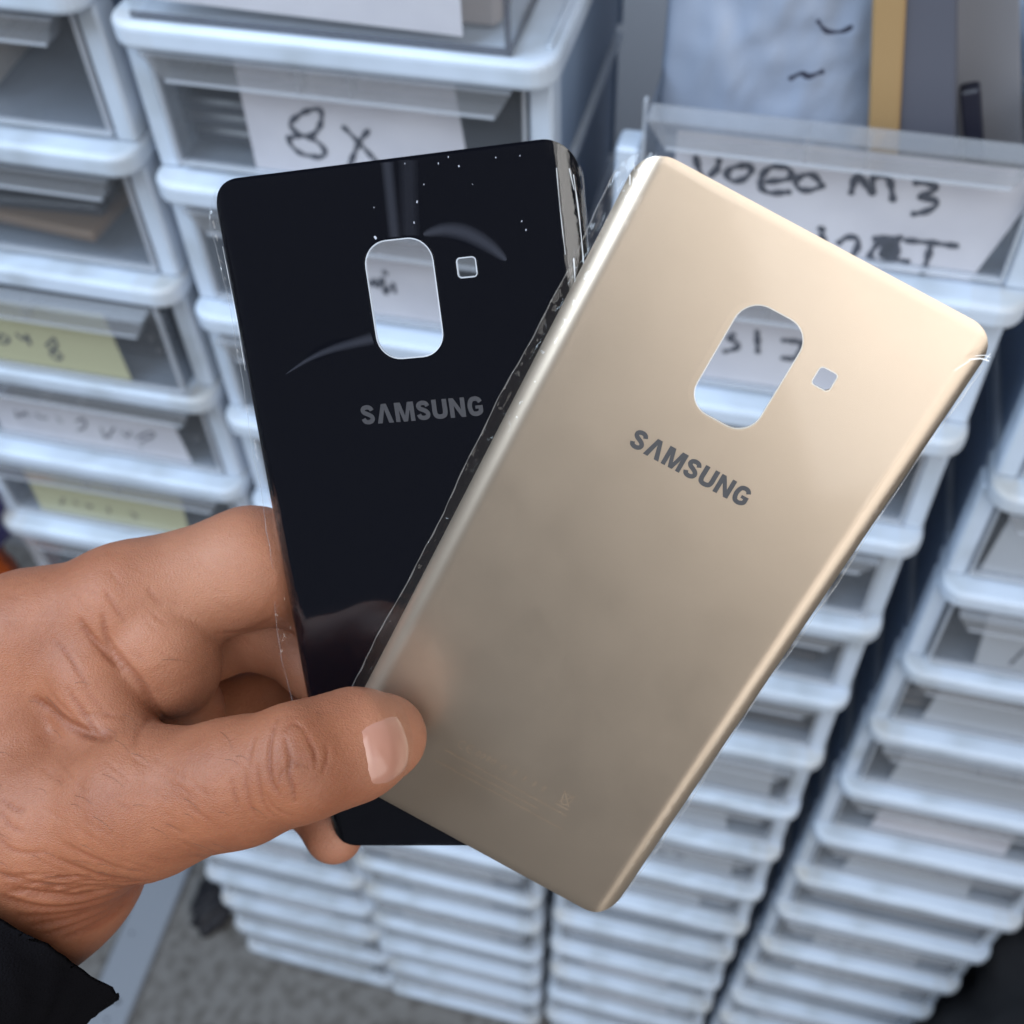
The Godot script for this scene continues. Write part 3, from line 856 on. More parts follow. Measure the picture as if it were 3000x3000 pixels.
func covers() -> void:
	var gold := mat(lin(0.505, 0.42, 0.335), 0.38, 0.95)
	gold.roughness_texture = noise_tex(0.011, 4, ramp([[0.0, Color(0.92, 0.92, 0.92)], [0.5, Color(0.965, 0.965, 0.965)], [1.0, Color(1, 1, 1)]]), 512, 61)
	gold.uv1_triplanar = true
	gold.uv1_scale = Vector3(9, 9, 9)
	gold.vertex_color_use_as_albedo = false
	gold.clearcoat_enabled = true
	gold.clearcoat = 0.2
	gold.clearcoat_roughness = 0.25
	var black := mat(lin(0.0012, 0.0015, 0.0035), 0.085)
	black.vertex_color_use_as_albedo = false
	var film := pane(lin(0.5, 0.5, 0.5), 0.001, 0.04)
	film.metallic_specular = 0.34
	var film2 := pane(lin(0.6, 0.5, 0.4), 0.006, 0.07)
	film2.metallic_specular = 0.26
	var wob := FastNoiseLite.new()
	wob.frequency = 1.0
	wob.seed = 3
	var ring := func(x: float, y: float) -> float:
		var t := 0.0
		for a in [[V(5.5, 58.0), V(9.5, 58.3), V(13.5, 57.0), V(17.5, 54.6), V(20.5, 52.2)], [V(-25.5, 34.9), V(-20.5, 37.4), V(-16.0, 38.9), V(-11.5, 39.8), V(-7.0, 40.0)]]:
			var best := 1e9
			var ft := 0.0
			for i in 4:
				var ab: Vector2 = a[i + 1] - a[i]
				var h: float = clampf((Vector2(x, y) - a[i]).dot(ab) / ab.length_squared(), 0, 1)
				var d: float = (Vector2(x, y) - a[i] - ab * h).length()
				if d < best:
					best = d; ft = (i + h) / 4.0
			t += 0.15 * pow(sin(PI * clampf(ft, 0.02, 0.98)), 0.8) * exp(-best * best / 5.0)
		var e2 := clampf((absf(x) - 29.0) / 3.0, 0, 1)
		return bend(x, y) + t + e2 * (0.035 * wob.get_noise_2d(x * 1.1, y * 0.03) + 0.006 * wob.get_noise_2d(x * 2.0, y * 0.15))
	var plain := func(x: float, y: float) -> float: return bend(x, y)
	var nz := FastNoiseLite.new()
	nz.frequency = 1.0
	nz.seed = 5
	var loosefilm := func(x: float, y: float) -> float:
		var e := clampf((absf(x) - 31.0) / 4.0, 0, 1)
		return bend(minf(absf(x), CW + 0.3), y) + 0.28 + e * (0.5 + (0.7 if x < 0.0 else 0.3) * nz.get_noise_2d(x * 0.12, y * 0.07) + (0.22 if x < 0.0 else 0.07) * nz.get_noise_2d(x * 0.5, y * 0.16)) + 0.006 * nz.get_noise_2d(x * 0.06, y * 0.06)
	var sd := func(p: Vector2) -> float: return cover_sd(p)
	var fsd := func(p: Vector2) -> float: return film_sd(p)
	var bsd := func(p: Vector2) -> float:
		return film_sd(p + Vector2(2.9 * exp(-pow((p.y + 24.0) / 20.0, 2.0)) if p.x < 0.0 else 0.0, 0))
	var fm := sheet(bsd, loosefilm, 0.18, 0.6, film)
	var gsd := func(p: Vector2) -> float:
		return film_sd(p + Vector2(0.9 if p.x < 0.0 else 0.0, 0))
	var fm2 := sheet(gsd, loosefilm, 0.18, 0.6, film2)
	var b := thing("black_phone_cover", Transform3D(Basis(Vector3(0.973468, 0.163874, -0.159702), Vector3(-0.223491, 0.830704, -0.509885), Vector3(0.049108, 0.532049, 0.845288)), EYE + Vector3(-0.055848, -0.181418, -0.135236)))
	tag(b, "glossy black phone back cover held behind the gold one", "phone cover")
	put("back_glass", sheet(sd, ring, 0.7, 0.6, black), b)
	put("lettering", lettering(mat(lin(0.030, 0.030, 0.036), 0.5)), b, Transform3D(Basis(), Vector3(0.0002, 0.0252, 0.00008)))
	put("film_edge", film_edge(bsd, loosefilm, pane(lin(0.5, 0.52, 0.56), 0.08, 0.1)), put("protective_film", fm, b))
	put("hole_rim", rim_mesh(pane(lin(0.62, 0.66, 0.72), 0.55, 0.1)), b)
	var sp := MB.new()
	var z0 := 0.9
	for q in [[5.3, 64.1, 0.17], [4.2, 60.5, 0.15], [-3.6, 58.6, 0.24], [20.8, 70.1, 0.09], [25.2, 69.9, 0.08], [24.8, 57.0, 0.12], [13.9, 69.4, 0.12], [12.2, 71.2, 0.1], [4.0, 71.0, 0.1], [10.2, 70.3, 0.12], [24.2, 58.6, 0.12], [-3.0, 64.0, 0.08], [7.0, 67.0, 0.08], [16.0, 66.0, 0.07]]:
		var a := []
		for i in 7:
			a.append(V(q[0] + q[2] * cos(TAU * i / 7.0) * (1.0 + 0.5 * sin(i * 2.0 + q[0])), q[1] + q[2] * 1.5 * sin(TAU * i / 7.0)))
		sp.xf = Transform3D(Basis(), Vector3(0, 0, z0 / 1000.0))
		poly(sp, a, 0.0)
	var painted_reflection := mat(Color(0.58, 0.60, 0.68, 0.008), 0.55)  # reflection streaks and arcs painted on as faint see-through strips
	painted_reflection.transparency = BaseMaterial3D.TRANSPARENCY_ALPHA
	painted_reflection.vertex_color_use_as_albedo = false
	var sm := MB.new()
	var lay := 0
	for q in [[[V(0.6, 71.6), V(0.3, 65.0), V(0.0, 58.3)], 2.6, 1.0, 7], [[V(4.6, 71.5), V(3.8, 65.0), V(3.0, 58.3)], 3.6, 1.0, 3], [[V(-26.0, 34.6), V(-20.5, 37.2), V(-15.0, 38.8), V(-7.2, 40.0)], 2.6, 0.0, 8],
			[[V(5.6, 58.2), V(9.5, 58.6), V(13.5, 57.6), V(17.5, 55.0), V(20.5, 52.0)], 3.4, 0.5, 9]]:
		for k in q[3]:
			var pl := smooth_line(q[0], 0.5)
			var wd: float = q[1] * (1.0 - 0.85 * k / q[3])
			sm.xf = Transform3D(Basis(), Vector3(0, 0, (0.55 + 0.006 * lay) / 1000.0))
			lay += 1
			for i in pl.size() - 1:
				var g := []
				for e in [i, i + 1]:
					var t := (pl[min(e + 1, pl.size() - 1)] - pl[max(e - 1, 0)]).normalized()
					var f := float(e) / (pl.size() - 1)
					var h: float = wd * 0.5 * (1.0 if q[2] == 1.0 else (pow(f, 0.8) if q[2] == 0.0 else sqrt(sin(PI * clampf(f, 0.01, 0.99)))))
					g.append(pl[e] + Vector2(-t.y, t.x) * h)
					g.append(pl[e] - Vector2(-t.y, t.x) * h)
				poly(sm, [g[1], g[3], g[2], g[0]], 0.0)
	put("painted_reflection", sm.mesh(painted_reflection), b)
	var gl := MB.new()  # glints along the curved edges, painted as pale ribbons
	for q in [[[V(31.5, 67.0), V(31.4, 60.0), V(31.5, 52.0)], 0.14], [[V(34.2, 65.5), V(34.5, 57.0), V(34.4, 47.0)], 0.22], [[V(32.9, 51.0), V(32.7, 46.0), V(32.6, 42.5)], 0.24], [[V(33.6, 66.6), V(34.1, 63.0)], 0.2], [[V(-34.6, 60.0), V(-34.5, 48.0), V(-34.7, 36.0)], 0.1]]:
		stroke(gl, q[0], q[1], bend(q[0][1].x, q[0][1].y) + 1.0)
	put("film_fold_and_painted_glint", gl.mesh(pane(lin(0.85, 0.87, 0.9), 0.5, 0.1)), b)
	var du := put("dust", sp.mesh(mat(lin(0.34, 0.36, 0.42), 0.6)), b)
	du.set_meta("kind", "stuff")
	var g := thing("gold_phone_cover", Transform3D(Basis(Vector3(0.934360, -0.324920, 0.146281), Vector3(0.352574, 0.783569, -0.511578), Vector3(0.051601, 0.529573, 0.846694)), EYE + Vector3(-0.017661, -0.182500, -0.133809)))
	tag(g, "satin gold phone back cover held in front of the black one", "phone cover")
	put("back_glass", sheet(sd, plain, 0.7, 0.6, gold), g)
	put("lettering", lettering(mat(lin(0.032, 0.034, 0.04), 0.5)), g, Transform3D(Basis(), Vector3(0.0003, 0.0254, 0.00008)))
	put("film_edge", film_edge(gsd, loosefilm, pane(lin(0.62, 0.60, 0.58), 0.15, 0.1)), put("protective_film", fm2, g))
	put("hole_rim", rim_mesh(pane(lin(0.75, 0.68, 0.58), 0.5, 0.1)), g)
	# folded bits of film at the two upper corners
	var ff := MB.new()
	for q in [[[V(32.2, 66.2), V(33.6, 67.2), V(35.0, 67.5)], 0.26], [[V(32.7, 67.2), V(34.0, 68.0), V(34.9, 68.1)], 0.14], [[V(35.0, 67.5), V(35.1, 68.5)], 0.16], [[V(31.0, 63.4), V(32.2, 66.0)], 0.14], [[V(-34.9, 66.3), V(-34.2, 65.0)], 0.3], [[V(-34.1, 66.3), V(-33.7, 65.3)], 0.16], [[V(-35.2, 68.2), V(-34.6, 67.4)], 0.14]]:
		stroke(ff, q[0], q[1], bend(q[0][0].x, q[0][0].y) + 1.1)
	put("film_fold_and_painted_glint", ff.mesh(pane(lin(0.9, 0.9, 0.9), 0.6, 0.1)), g)
	# faint small print near the foot of the gold cover
	var s := MB.new()
	for row in [[-53.6, -14.0, 15.5], [-55.4, -9.0, 9.0], [-57.0, -14.5, 15.5]]:
		var x: float = row[1]
		while x < row[2]:
			var l := rng.randf_range(0.15, 0.5)
			stroke(s, [V(x, row[0] - 0.2), V(x + l * 0.5, row[0] + rng.randf_range(-0.1, 0.25)), V(x + l, row[0] - rng.randf_range(-0.1, 0.2))], 0.24, 0.1)
			x += l + rng.randf_range(0.16, 0.4)
	for x in [-11.6, -9.6]:
		stroke(s, [V(x + 0.7, -49.7), V(x, -49.8), V(x - 0.5, -50.6), V(x, -51.4), V(x + 0.7, -51.5)], 0.26, 0.1)
	stroke(s, [V(-10.0, -50.6), V(-9.1, -50.6)], 0.24, 0.1)
	for x in [-7.4, -6.2, -5.0, -3.8, -1.4, 1.2, 3.6, 6.0, 8.2]:
		var p := []
		for i in 6:
			p.append(V(x + (0.35 + 0.15 * sin(x * 3.0)) * cos(i * 1.1 + x), -50.6 + 0.7 * sin(i * 1.3 + x)))
		stroke(s, p, 0.24, 0.1)
	stroke(s, [V(12.2, -48.6), V(14.6, -51.4)], 0.26, 0.1)
	stroke(s, [V(14.6, -48.6), V(12.2, -51.4)], 0.26, 0.1)
	stroke(s, [V(12.3, -49.0), V(12.8, -51.3), V(14.0, -51.3), V(14.5, -49.0), V(12.3, -49.0)], 0.26, 0.1)
	stroke(s, [V(12.0, -52.2), V(14.8, -52.2)], 0.34, 0.1)
	put("small_print", s.mesh(mat(lin(0.56, 0.445, 0.335), 0.42, 0.92)), g)

# ---------------------------------------------------------------- the hand
const SK := 4.5
var BA := PackedVector3Array()
var BD := PackedVector3Array()
var BR := PackedVector2Array()
var BI := PackedFloat32Array()
var BG := PackedInt32Array()
var BN := PackedVector3Array()
var BF := PackedFloat32Array()
const GK := [9, 2.5, 1.5, 1.5, 1.5, 1.3]

func bone(g: int, a: Vector3, b: Vector3, ra: float, rb: float, nrm := Vector3.ZERO, flat := 0.0) -> void:
	BA.append(a); BD.append(b - a); BR.append(Vector2(ra, rb)); BI.append(1.0 / maxf((b - a).length_squared(), 1e-6)); BG.append(g); BN.append(nrm); BF.append(flat)

func bone_d(i: int, p: Vector3) -> float:
	var q := p - BA[i]
	var h := clampf(q.dot(BD[i]) * BI[i], 0.0, 1.0)
	var r := BR[i]
	q -= BD[i] * h
	if BF[i] > 0.0:
		var z := q.dot(BN[i])
		return sqrt(q.length_squared() + BF[i] * z * z) - lerpf(r.x, r.y, h)
	return q.length() - lerpf(r.x, r.y, h)

func field(p: Vector3, use: PackedInt32Array) -> float:
	var d := 1e9
	var cur := -1
	var gd := 1e9
	for i in use:
		if BG[i] != cur:
			if cur >= 0:
				var k: float = GK[cur]
				var h := maxf(k - absf(d - gd), 0.0) / k
				d = minf(d, gd) - h * h * k * 0.25
			cur = BG[i]
			gd = 1e9
		var e := bone_d(i, p)
		var h2 := maxf(SK - absf(gd - e), 0.0) / SK
		gd = minf(gd, e) - h2 * h2 * SK * 0.25
	var k3: float = GK[cur]
	var h3 := maxf(k3 - absf(d - gd), 0.0) / k3
	return minf(d, gd) - h3 * h3 * k3 * 0.25

var ALLB := PackedInt32Array()
func body(p: Vector3) -> float:
	return field(p, ALLB)

var creases := []   # [points (x, y), depth, width, box]
func crease(pts: Array, depth: float, width: float) -> void:
	var p := smooth_line(pts, 1.2)
	var lo := p[0]
	var hi := p[0]
	for q in p:
		lo = lo.min(q); hi = hi.max(q)
	creases.append([p, depth, width, Rect2(lo, hi - lo).grow(width * 3.0)])

func skin_depth(q: Vector2) -> float:
	var t := 0.0
	for c in creases:
		var bx: Rect2 = c[3]
		if not bx.has_point(q): continue
		var p: PackedVector2Array = c[0]
		var best := 1e9
		var bi := 0
		for i in p.size() - 1:
			var a := p[i]
			var ab := p[i + 1] - a
			var h := clampf((q - a).dot(ab) / maxf(ab.length_squared(), 1e-6), 0, 1)
			var d := (a + ab * h).distance_squared_to(q)
			if d < best:
				best = d; bi = i
		var w: float = c[2]
		var fade := sin(PI * (bi + 0.5) / maxf(p.size() - 1, 1))
		t += c[1] * pow(fade, 0.5) * exp(-best / (w * w))
	return t

func hand() -> void:
	var H: float = 0.45
	bone(0, Vector3(-109.3, -74.4, -18.0), Vector3(-106.2, -30.4, -18.0), 26, 17)
	bone(0, Vector3(-109.3, -74.4, -18.0), Vector3(-117.7, -47.4, -38.0), 26, 17)
	bone(0, Vector3(-109.3, -74.4, -18.0), Vector3(-115.9, -60.1, -52.0), 26, 16)
	bone(0, Vector3(-109.3, -74.4, -18.0), Vector3(-113.9, -72.7, -58.0), 26, 15)
	bone(0, Vector3(-106.2, -30.4, -18.0), Vector3(-113.9, -72.7, -58.0), 17, 15)
	bone(0, Vector3(-68.7, -45.5, -52.0), Vector3(-115.9, -55.8, -52.0), 10, 15)
	bone(0, Vector3(-109.3, -74.4, -18.0), Vector3(-98.1, -66.8, -7.0), 26, 20)
	bone(0, Vector3(-98.1, -66.8, -7.0), Vector3(-75.0, -59.1, 4.0), 19.1, 14.7)
	bone(0, Vector3(-75.0, -59.1, 4.0), Vector3(-53.9, -53.2, 11.0), 14.7, 11.9)
	bone(0, Vector3(-53.9, -53.2, 11.0), Vector3(-40.8, -48.2, 16.0), 11.9, 10.7)
	bone(0, Vector3(-40.8, -48.2, 16.0), Vector3(-31.0, -45.9, 11.0), 10.7, 10.3, Vector3(0.100, 0.150, 0.980), 0.25)
	bone(0, Vector3(-31.0, -45.9, 11.0), Vector3(-25.9, -45.6, 5.0), 10.3, 8.7, Vector3(0.350, 0.100, 0.930), 0.5)
	bone(0, Vector3(-109.3, -74.4, -18.0), Vector3(-131.7, -98.9, -2.0), 25.5, 26)
	bone(0, Vector3(-97.9, -26.1, -14.0), Vector3(-87.9, -35.8, -6.0), 13, 9.5)
	bone(0, Vector3(-87.9, -35.8, -6.0), Vector3(-83.3, -46.5, -3.0), 9.5, 9)
	bone(1, Vector3(-105.8, -30.2, -17.0), Vector3(-83.3, -21.2, -13.0), 16, 14)
	bone(1, Vector3(-83.3, -21.2, -13.0), Vector3(-57.2, -12.2, -16.0), 14, 12.6)
	bone(1, Vector3(-57.2, -12.2, -16.0), Vector3(-46.6, -17.1, -24.0), 12.6, 9)
	bone(1, Vector3(-46.6, -17.1, -24.0), Vector3(-32.6, -31.1, -24.0), 9, 8)
	bone(2, Vector3(-88.9, -37.9, -40.0), Vector3(-73.1, -29.6, -36.0), 11, 10)
	bone(2, Vector3(-73.1, -29.6, -36.0), Vector3(-58.6, -26.7, -33.0), 10, 9.4)
	bone(2, Vector3(-58.6, -26.7, -33.0), Vector3(-43.7, -35.7, -30.0), 9.4, 8.5)
	bone(2, Vector3(-43.7, -35.7, -30.0), Vector3(-31.1, -45.0, -24.0), 8.5, 8)
	bone(3, Vector3(-92.1, -53.7, -50.0), Vector3(-59.1, -47.3, -47.0), 12, 10)
	bone(3, Vector3(-59.1, -47.3, -47.0), Vector3(-44.8, -57.0, -37.0), 10, 8.5)
	bone(3, Vector3(-44.8, -57.0, -37.0), Vector3(-35.7, -65.9, -30.0), 8.5, 7.5)
	bone(4, Vector3(-98.8, -71.3, -52.0), Vector3(-67.5, -66.7, -47.0), 12, 9)
	bone(4, Vector3(-67.5, -66.7, -47.0), Vector3(-47.3, -67.6, -37.0), 9, 7.4)
	bone(4, Vector3(-47.3, -67.6, -37.0), Vector3(-41.2, -74.5, -28.5), 7.4, 6.8)
	bone(5, Vector3(-75.7, -28.3, -10.0), Vector3(-73.7, -34.2, -12.0), 11.5, 10.4)
	bone(5, Vector3(-75.7, -28.3, -10.0), Vector3(-88.1, -34.6, -16.0), 11.5, 13)
	bone(5, Vector3(-76.5, -45.4, -24.0), Vector3(-82.9, -43.8, -26.0), 11, 12)
	for i in BA.size():
		ALLB.append(i)
	crease([V(-43.9, -38.8), V(-44.7, -42.0), V(-44.7, -46.9), V(-43.9, -50.1), V(-42.7, -52.1)], 0.459, 0.42)
	crease([V(-41.8, -42.0), V(-40.8, -45.6), V(-41.0, -48.2), V(-40.1, -50.8), V(-40.0, -53.4)], 0.54, 0.36)
	crease([V(-40.8, -45.6), V(-39.2, -46.4), V(-37.4, -47.0)], 0.3375, 0.32)
	crease([V(-40.8, -46.6), V(-42.1, -47.5), V(-42.7, -49.5)], 0.216, 0.3)
	crease([V(-37.9, -41.7), V(-36.4, -44.3), V(-36.1, -46.9)], 0.297, 0.4)
	crease([V(-42.1, -40.4), V(-40.5, -39.4), V(-38.5, -40.7)], 0.216, 0.35)
	crease([V(-47.2, -47.1), V(-46.5, -51.0), V(-45.9, -54.3), V(-44.2, -56.6)], 0.27, 0.4)
	crease([V(-49.8, -47.8), V(-49.1, -51.7), V(-48.5, -54.3), V(-47.3, -57.2)], 0.243, 0.4)
	crease([V(-52.0, -49.9), V(-51.3, -52.9), V(-50.8, -54.9)], 0.2754, 0.4)
	crease([V(-45.5, -52.3), V(-43.9, -54.9), V(-41.0, -56.6)], 0.216, 0.4)
	crease([V(-48.2, -42.2), V(-48.6, -44.5), V(-48.8, -46.8)], 0.204, 0.4)
	crease([V(-34.5, -43.4), V(-34.1, -45.4), V(-34.8, -48.0)], 0.204, 0.4)
	crease([V(-100.2, -56.7), V(-97.8, -58.1), V(-95.6, -58.5)], 0.297, 0.45)
	crease([V(-100.2, -59.2), V(-97.8, -61.3), V(-95.3, -62.4)], 0.297, 0.45)
	crease([V(-100.6, -63.1), V(-98.5, -65.2), V(-95.3, -66.3), V(-90.7, -66.1)], 0.297, 0.45)
	crease([V(-89.2, -67.1), V(-84.0, -69.2), V(-79.8, -70.9), V(-73.5, -72.2)], 0.378, 0.7)
	crease([V(-87.8, -63.3), V(-83.6, -65.1), V(-78.7, -67.1), V(-74.5, -68.9), V(-71.4, -69.6)], 0.216, 0.5)
	crease([V(-98.8, -73.3), V(-91.8, -75.8), V(-85.4, -76.9), V(-79.4, -76.1), V(-73.7, -74.7)], 0.7425, 1)
	crease([V(-100.9, -75.4), V(-93.5, -79.0), V(-86.5, -79.7), V(-79.7, -78.3), V(-75.2, -76.1)], 0.81, 0.95)
	crease([V(-97.5, -80.4), V(-92.2, -81.5), V(-85.8, -81.9), V(-79.7, -80.7), V(-76.9, -78.8)], 0.81, 0.9)
	crease([V(-95.7, -83.0), V(-89.7, -83.4), V(-83.3, -82.9), V(-79.4, -81.3)], 0.81, 0.85)
	crease([V(-94.3, -85.7), V(-89.0, -85.4), V(-83.3, -84.3), V(-80.8, -83.0)], 0.675, 0.8)
	crease([V(-91.5, -87.7), V(-87.2, -87.1), V(-83.6, -85.5)], 0.675, 0.8)
	crease([V(-102.4, -69.8), V(-97.1, -71.6), V(-90.7, -73.3), V(-85.4, -74.0)], 0.3375, 0.7)
	crease([V(-98.7, -38.7), V(-92.3, -42.6), V(-88.0, -44.0), V(-82.9, -44.7), V(-79.7, -44.8)], 0.8748, 0.9)
	crease([V(-95.9, -38.6), V(-90.5, -42.4), V(-86.2, -44.1)], 0.3402, 0.6)
	crease([V(-90.2, -36.0), V(-86.9, -40.4), V(-83.6, -44.9)], 0.3402, 0.6)
	crease([V(-86.9, -35.3), V(-84.3, -38.6), V(-81.8, -41.1)], 0.15552, 0.5)
	crease([V(-94.9, -36.8), V(-90.5, -40.4), V(-86.2, -44.1)], 0.1944, 0.5)
	crease([V(-87.2, -41.2), V(-83.2, -40.9), V(-78.8, -41.7)], 0.1944, 0.5)
	crease([V(-88.7, -22.6), V(-86.1, -26.3), V(-82.8, -29.3), V(-80.1, -32.2)], 0.7425, 0.75)
	crease([V(-83.9, -21.5), V(-83.2, -26.3), V(-81.2, -30.7)], 0.6075, 0.6)
	crease([V(-94.6, -26.3), V(-91.3, -28.9), V(-88.3, -32.2), V(-86.1, -35.3)], 0.297, 0.5)
	crease([V(-83.2, -17.1), V(-81.3, -19.7), V(-79.5, -22.6)], 0.27, 0.5)
	crease([V(-75.1, -16.0), V(-74.0, -17.8), V(-72.5, -18.9)], 0.2754, 0.5)
	crease([V(-62.7, -26.0), V(-57.0, -25.7), V(-51.7, -23.0)], 0.27, 0.6)
	crease([V(-63.0, -63.4), V(-60.3, -64.9), V(-57.5, -66.4)], 0.117, 0.36)
	crease([V(-67.2, -50.4), V(-65.4, -51.5), V(-63.5, -52.3)], 0.117, 0.36)
	crease([V(-78.8, -48.2), V(-75.7, -49.8), V(-72.5, -51.4)], 0.117, 0.36)
	crease([V(-74.4, -55.5), V(-72.8, -56.2), V(-71.3, -56.7)], 0.097357, 0.36)
	crease([V(-60.2, -50.5), V(-58.2, -51.8), V(-56.1, -53.0)], 0.117, 0.36)
	crease([V(-93.4, -51.2), V(-90.6, -52.3), V(-87.8, -53.7)], 0.117, 0.36)
	crease([V(-69.5, -66.8), V(-68.3, -67.4), V(-67.1, -67.7)], 0.117, 0.36)
	crease([V(-79.8, -49.2), V(-77.8, -50.2), V(-75.9, -51.3)], 0.0930076, 0.36)
	crease([V(-60.8, -55.4), V(-59.2, -56.1), V(-57.5, -57.2)], 0.113478, 0.36)
	crease([V(-91.2, -57.6), V(-88.4, -58.9), V(-85.6, -59.8)], 0.117, 0.36)
	crease([V(-66.1, -56.9), V(-64.9, -57.4), V(-63.6, -58.1)], 0.117, 0.36)
	crease([V(-60.5, -54.9), V(-57.4, -57.2), V(-54.3, -59.3)], 0.117, 0.36)
	crease([V(-83.6, -60.3), V(-80.8, -61.7), V(-77.9, -62.9)], 0.117, 0.36)
	crease([V(-61.2, -66.8), V(-58.6, -68.4), V(-56.0, -69.7)], 0.108203, 0.36)
	crease([V(-69.1, -66.1), V(-67.5, -66.8), V(-65.8, -67.1)], 0.0934849, 0.36)
	crease([V(-64.4, -50.6), V(-61.8, -52.1), V(-59.3, -53.3)], 0.117, 0.36)
	crease([V(-64.9, -59.3), V(-63.4, -60.2), V(-62.0, -60.8)], 0.117, 0.36)
	crease([V(-67.7, -52.9), V(-66.0, -53.9), V(-64.3, -54.5)], 0.104025, 0.36)
	crease([V(-68.1, -47.7), V(-65.0, -48.8), V(-62.0, -50.0)], 0.117, 0.36)
	crease([V(-78.1, -53.5), V(-75.7, -54.8), V(-73.4, -55.9)], 0.0925148, 0.36)
	crease([V(-86.9, -64.4), V(-84.9, -65.5), V(-83.0, -66.3)], 0.117, 0.36)
	crease([V(-84.7, -64.8), V(-81.9, -66.1), V(-79.1, -67.3)], 0.109879, 0.36)
	crease([V(-66.9, -50.1), V(-63.8, -51.5), V(-60.8, -52.8)], 0.117, 0.36)
	crease([V(-84.0, -52.7), V(-82.7, -53.3), V(-81.5, -53.5)], 0.117, 0.36)
	crease([V(-75.2, -66.3), V(-72.5, -67.6), V(-69.7, -69.3)], 0.117, 0.36)
	crease([V(-81.2, -59.1), V(-78.1, -60.4), V(-75.1, -62.0)], 0.117, 0.36)
	crease([V(-66.6, -52.4), V(-64.6, -53.0), V(-62.5, -53.9)], 0.117, 0.36)
	crease([V(-93.2, -67.1), V(-89.9, -68.8), V(-86.7, -70.5)], 0.117, 0.36)
	crease([V(-90.3, -51.4), V(-88.5, -52.2), V(-86.7, -53.3)], 0.117, 0.36)
	crease([V(-92.1, -47.0), V(-90.3, -47.4), V(-88.4, -48.2)], 0.117, 0.36)
	crease([V(-64.4, -61.7), V(-62.1, -63.2), V(-59.7, -64.5)], 0.117, 0.36)
	crease([V(-64.6, -51.8), V(-62.6, -53.1), V(-60.6, -54.2)], 0.117, 0.36)
	crease([V(-90.2, -49.7), V(-87.2, -51.0), V(-84.3, -52.6)], 0.117, 0.36)
	crease([V(-62.9, -66.3), V(-60.9, -67.8), V(-59.0, -69.0)], 0.117, 0.36)
	crease([V(-74.3, -47.1), V(-71.8, -48.2), V(-69.3, -48.9)], 0.117, 0.36)
	crease([V(-93.3, -75.6), V(-90.5, -75.9), V(-87.8, -75.4)], 0.184667, 0.3)
	crease([V(-81.4, -77.0), V(-78.1, -77.3), V(-74.8, -76.9)], 0.188317, 0.3)
	crease([V(-85.4, -75.4), V(-82.7, -75.7), V(-80.0, -75.3)], 0.246571, 0.3)
	crease([V(-77.9, -74.4), V(-76.3, -74.6), V(-74.7, -74.2)], 0.285075, 0.3)
	crease([V(-89.0, -74.1), V(-86.3, -74.4), V(-83.6, -74.0)], 0.168277, 0.3)
	crease([V(-95.7, -70.6), V(-92.6, -70.9), V(-89.6, -70.5)], 0.191378, 0.3)
	crease([V(-84.5, -72.2), V(-81.0, -72.5), V(-77.5, -72.1)], 0.181442, 0.3)
	crease([V(-88.7, -71.1), V(-85.5, -71.4), V(-82.3, -70.9)], 0.266455, 0.3)
	crease([V(-86.2, -71.5), V(-83.2, -71.8), V(-80.2, -71.3)], 0.128697, 0.3)
	crease([V(-89.4, -71.8), V(-87.3, -72.1), V(-85.1, -71.7)], 0.189155, 0.3)
	crease([V(-83.3, -76.3), V(-81.3, -76.6), V(-79.2, -76.2)], 0.193721, 0.3)
	crease([V(-86.6, -71.5), V(-84.3, -71.8), V(-82.0, -71.4)], 0.199449, 0.3)
	crease([V(-83.2, -76.6), V(-81.1, -76.9), V(-79.1, -76.5)], 0.280371, 0.3)
	crease([V(-82.4, -75.8), V(-80.1, -76.1), V(-77.7, -75.7)], 0.154506, 0.3)
	crease([V(-99.8, -74.8), V(-96.4, -75.0), V(-93.1, -74.6)], 0.173064, 0.3)
	crease([V(-83.2, -74.0), V(-80.4, -74.3), V(-77.7, -73.9)], 0.183292, 0.3)
	crease([V(-93.0, -74.1), V(-91.0, -74.3), V(-89.1, -73.9)], 0.243272, 0.3)
	crease([V(-99.6, -71.3), V(-97.5, -71.5), V(-95.5, -71.1)], 0.192112, 0.3)
	crease([V(-97.2, -74.3), V(-95.6, -74.6), V(-94.0, -74.2)], 0.200841, 0.3)
	crease([V(-96.5, -70.7), V(-94.6, -70.9), V(-92.8, -70.5)], 0.194367, 0.3)
	crease([V(-85.1, -76.5), V(-82.6, -76.8), V(-80.2, -76.4)], 0.143334, 0.3)
	crease([V(-92.5, -73.2), V(-89.0, -73.5), V(-85.5, -73.0)], 0.152964, 0.3)
	crease([V(-94.7, -75.1), V(-93.1, -75.4), V(-91.4, -75.0)], 0.199024, 0.3)
	crease([V(-93.5, -73.7), V(-90.7, -74.0), V(-87.9, -73.6)], 0.191203, 0.3)
	crease([V(-98.5, -74.7), V(-96.7, -75.0), V(-94.9, -74.5)], 0.286061, 0.3)
	crease([V(-99.6, -74.1), V(-97.8, -74.4), V(-96.0, -74.0)], 0.160251, 0.3)
	crease([V(-99.4, -71.6), V(-97.3, -71.9), V(-95.2, -71.5)], 0.200425, 0.3)
	crease([V(-86.5, -73.4), V(-83.0, -73.7), V(-79.5, -73.3)], 0.153956, 0.3)
	crease([V(-95.4, -75.7), V(-91.9, -76.0), V(-88.5, -75.5)], 0.279005, 0.3)
	crease([V(-78.1, -72.7), V(-74.8, -73.0), V(-71.5, -72.5)], 0.283177, 0.3)
	crease([V(-85.1, -76.3), V(-83.5, -76.5), V(-81.9, -76.1)], 0.159043, 0.3)
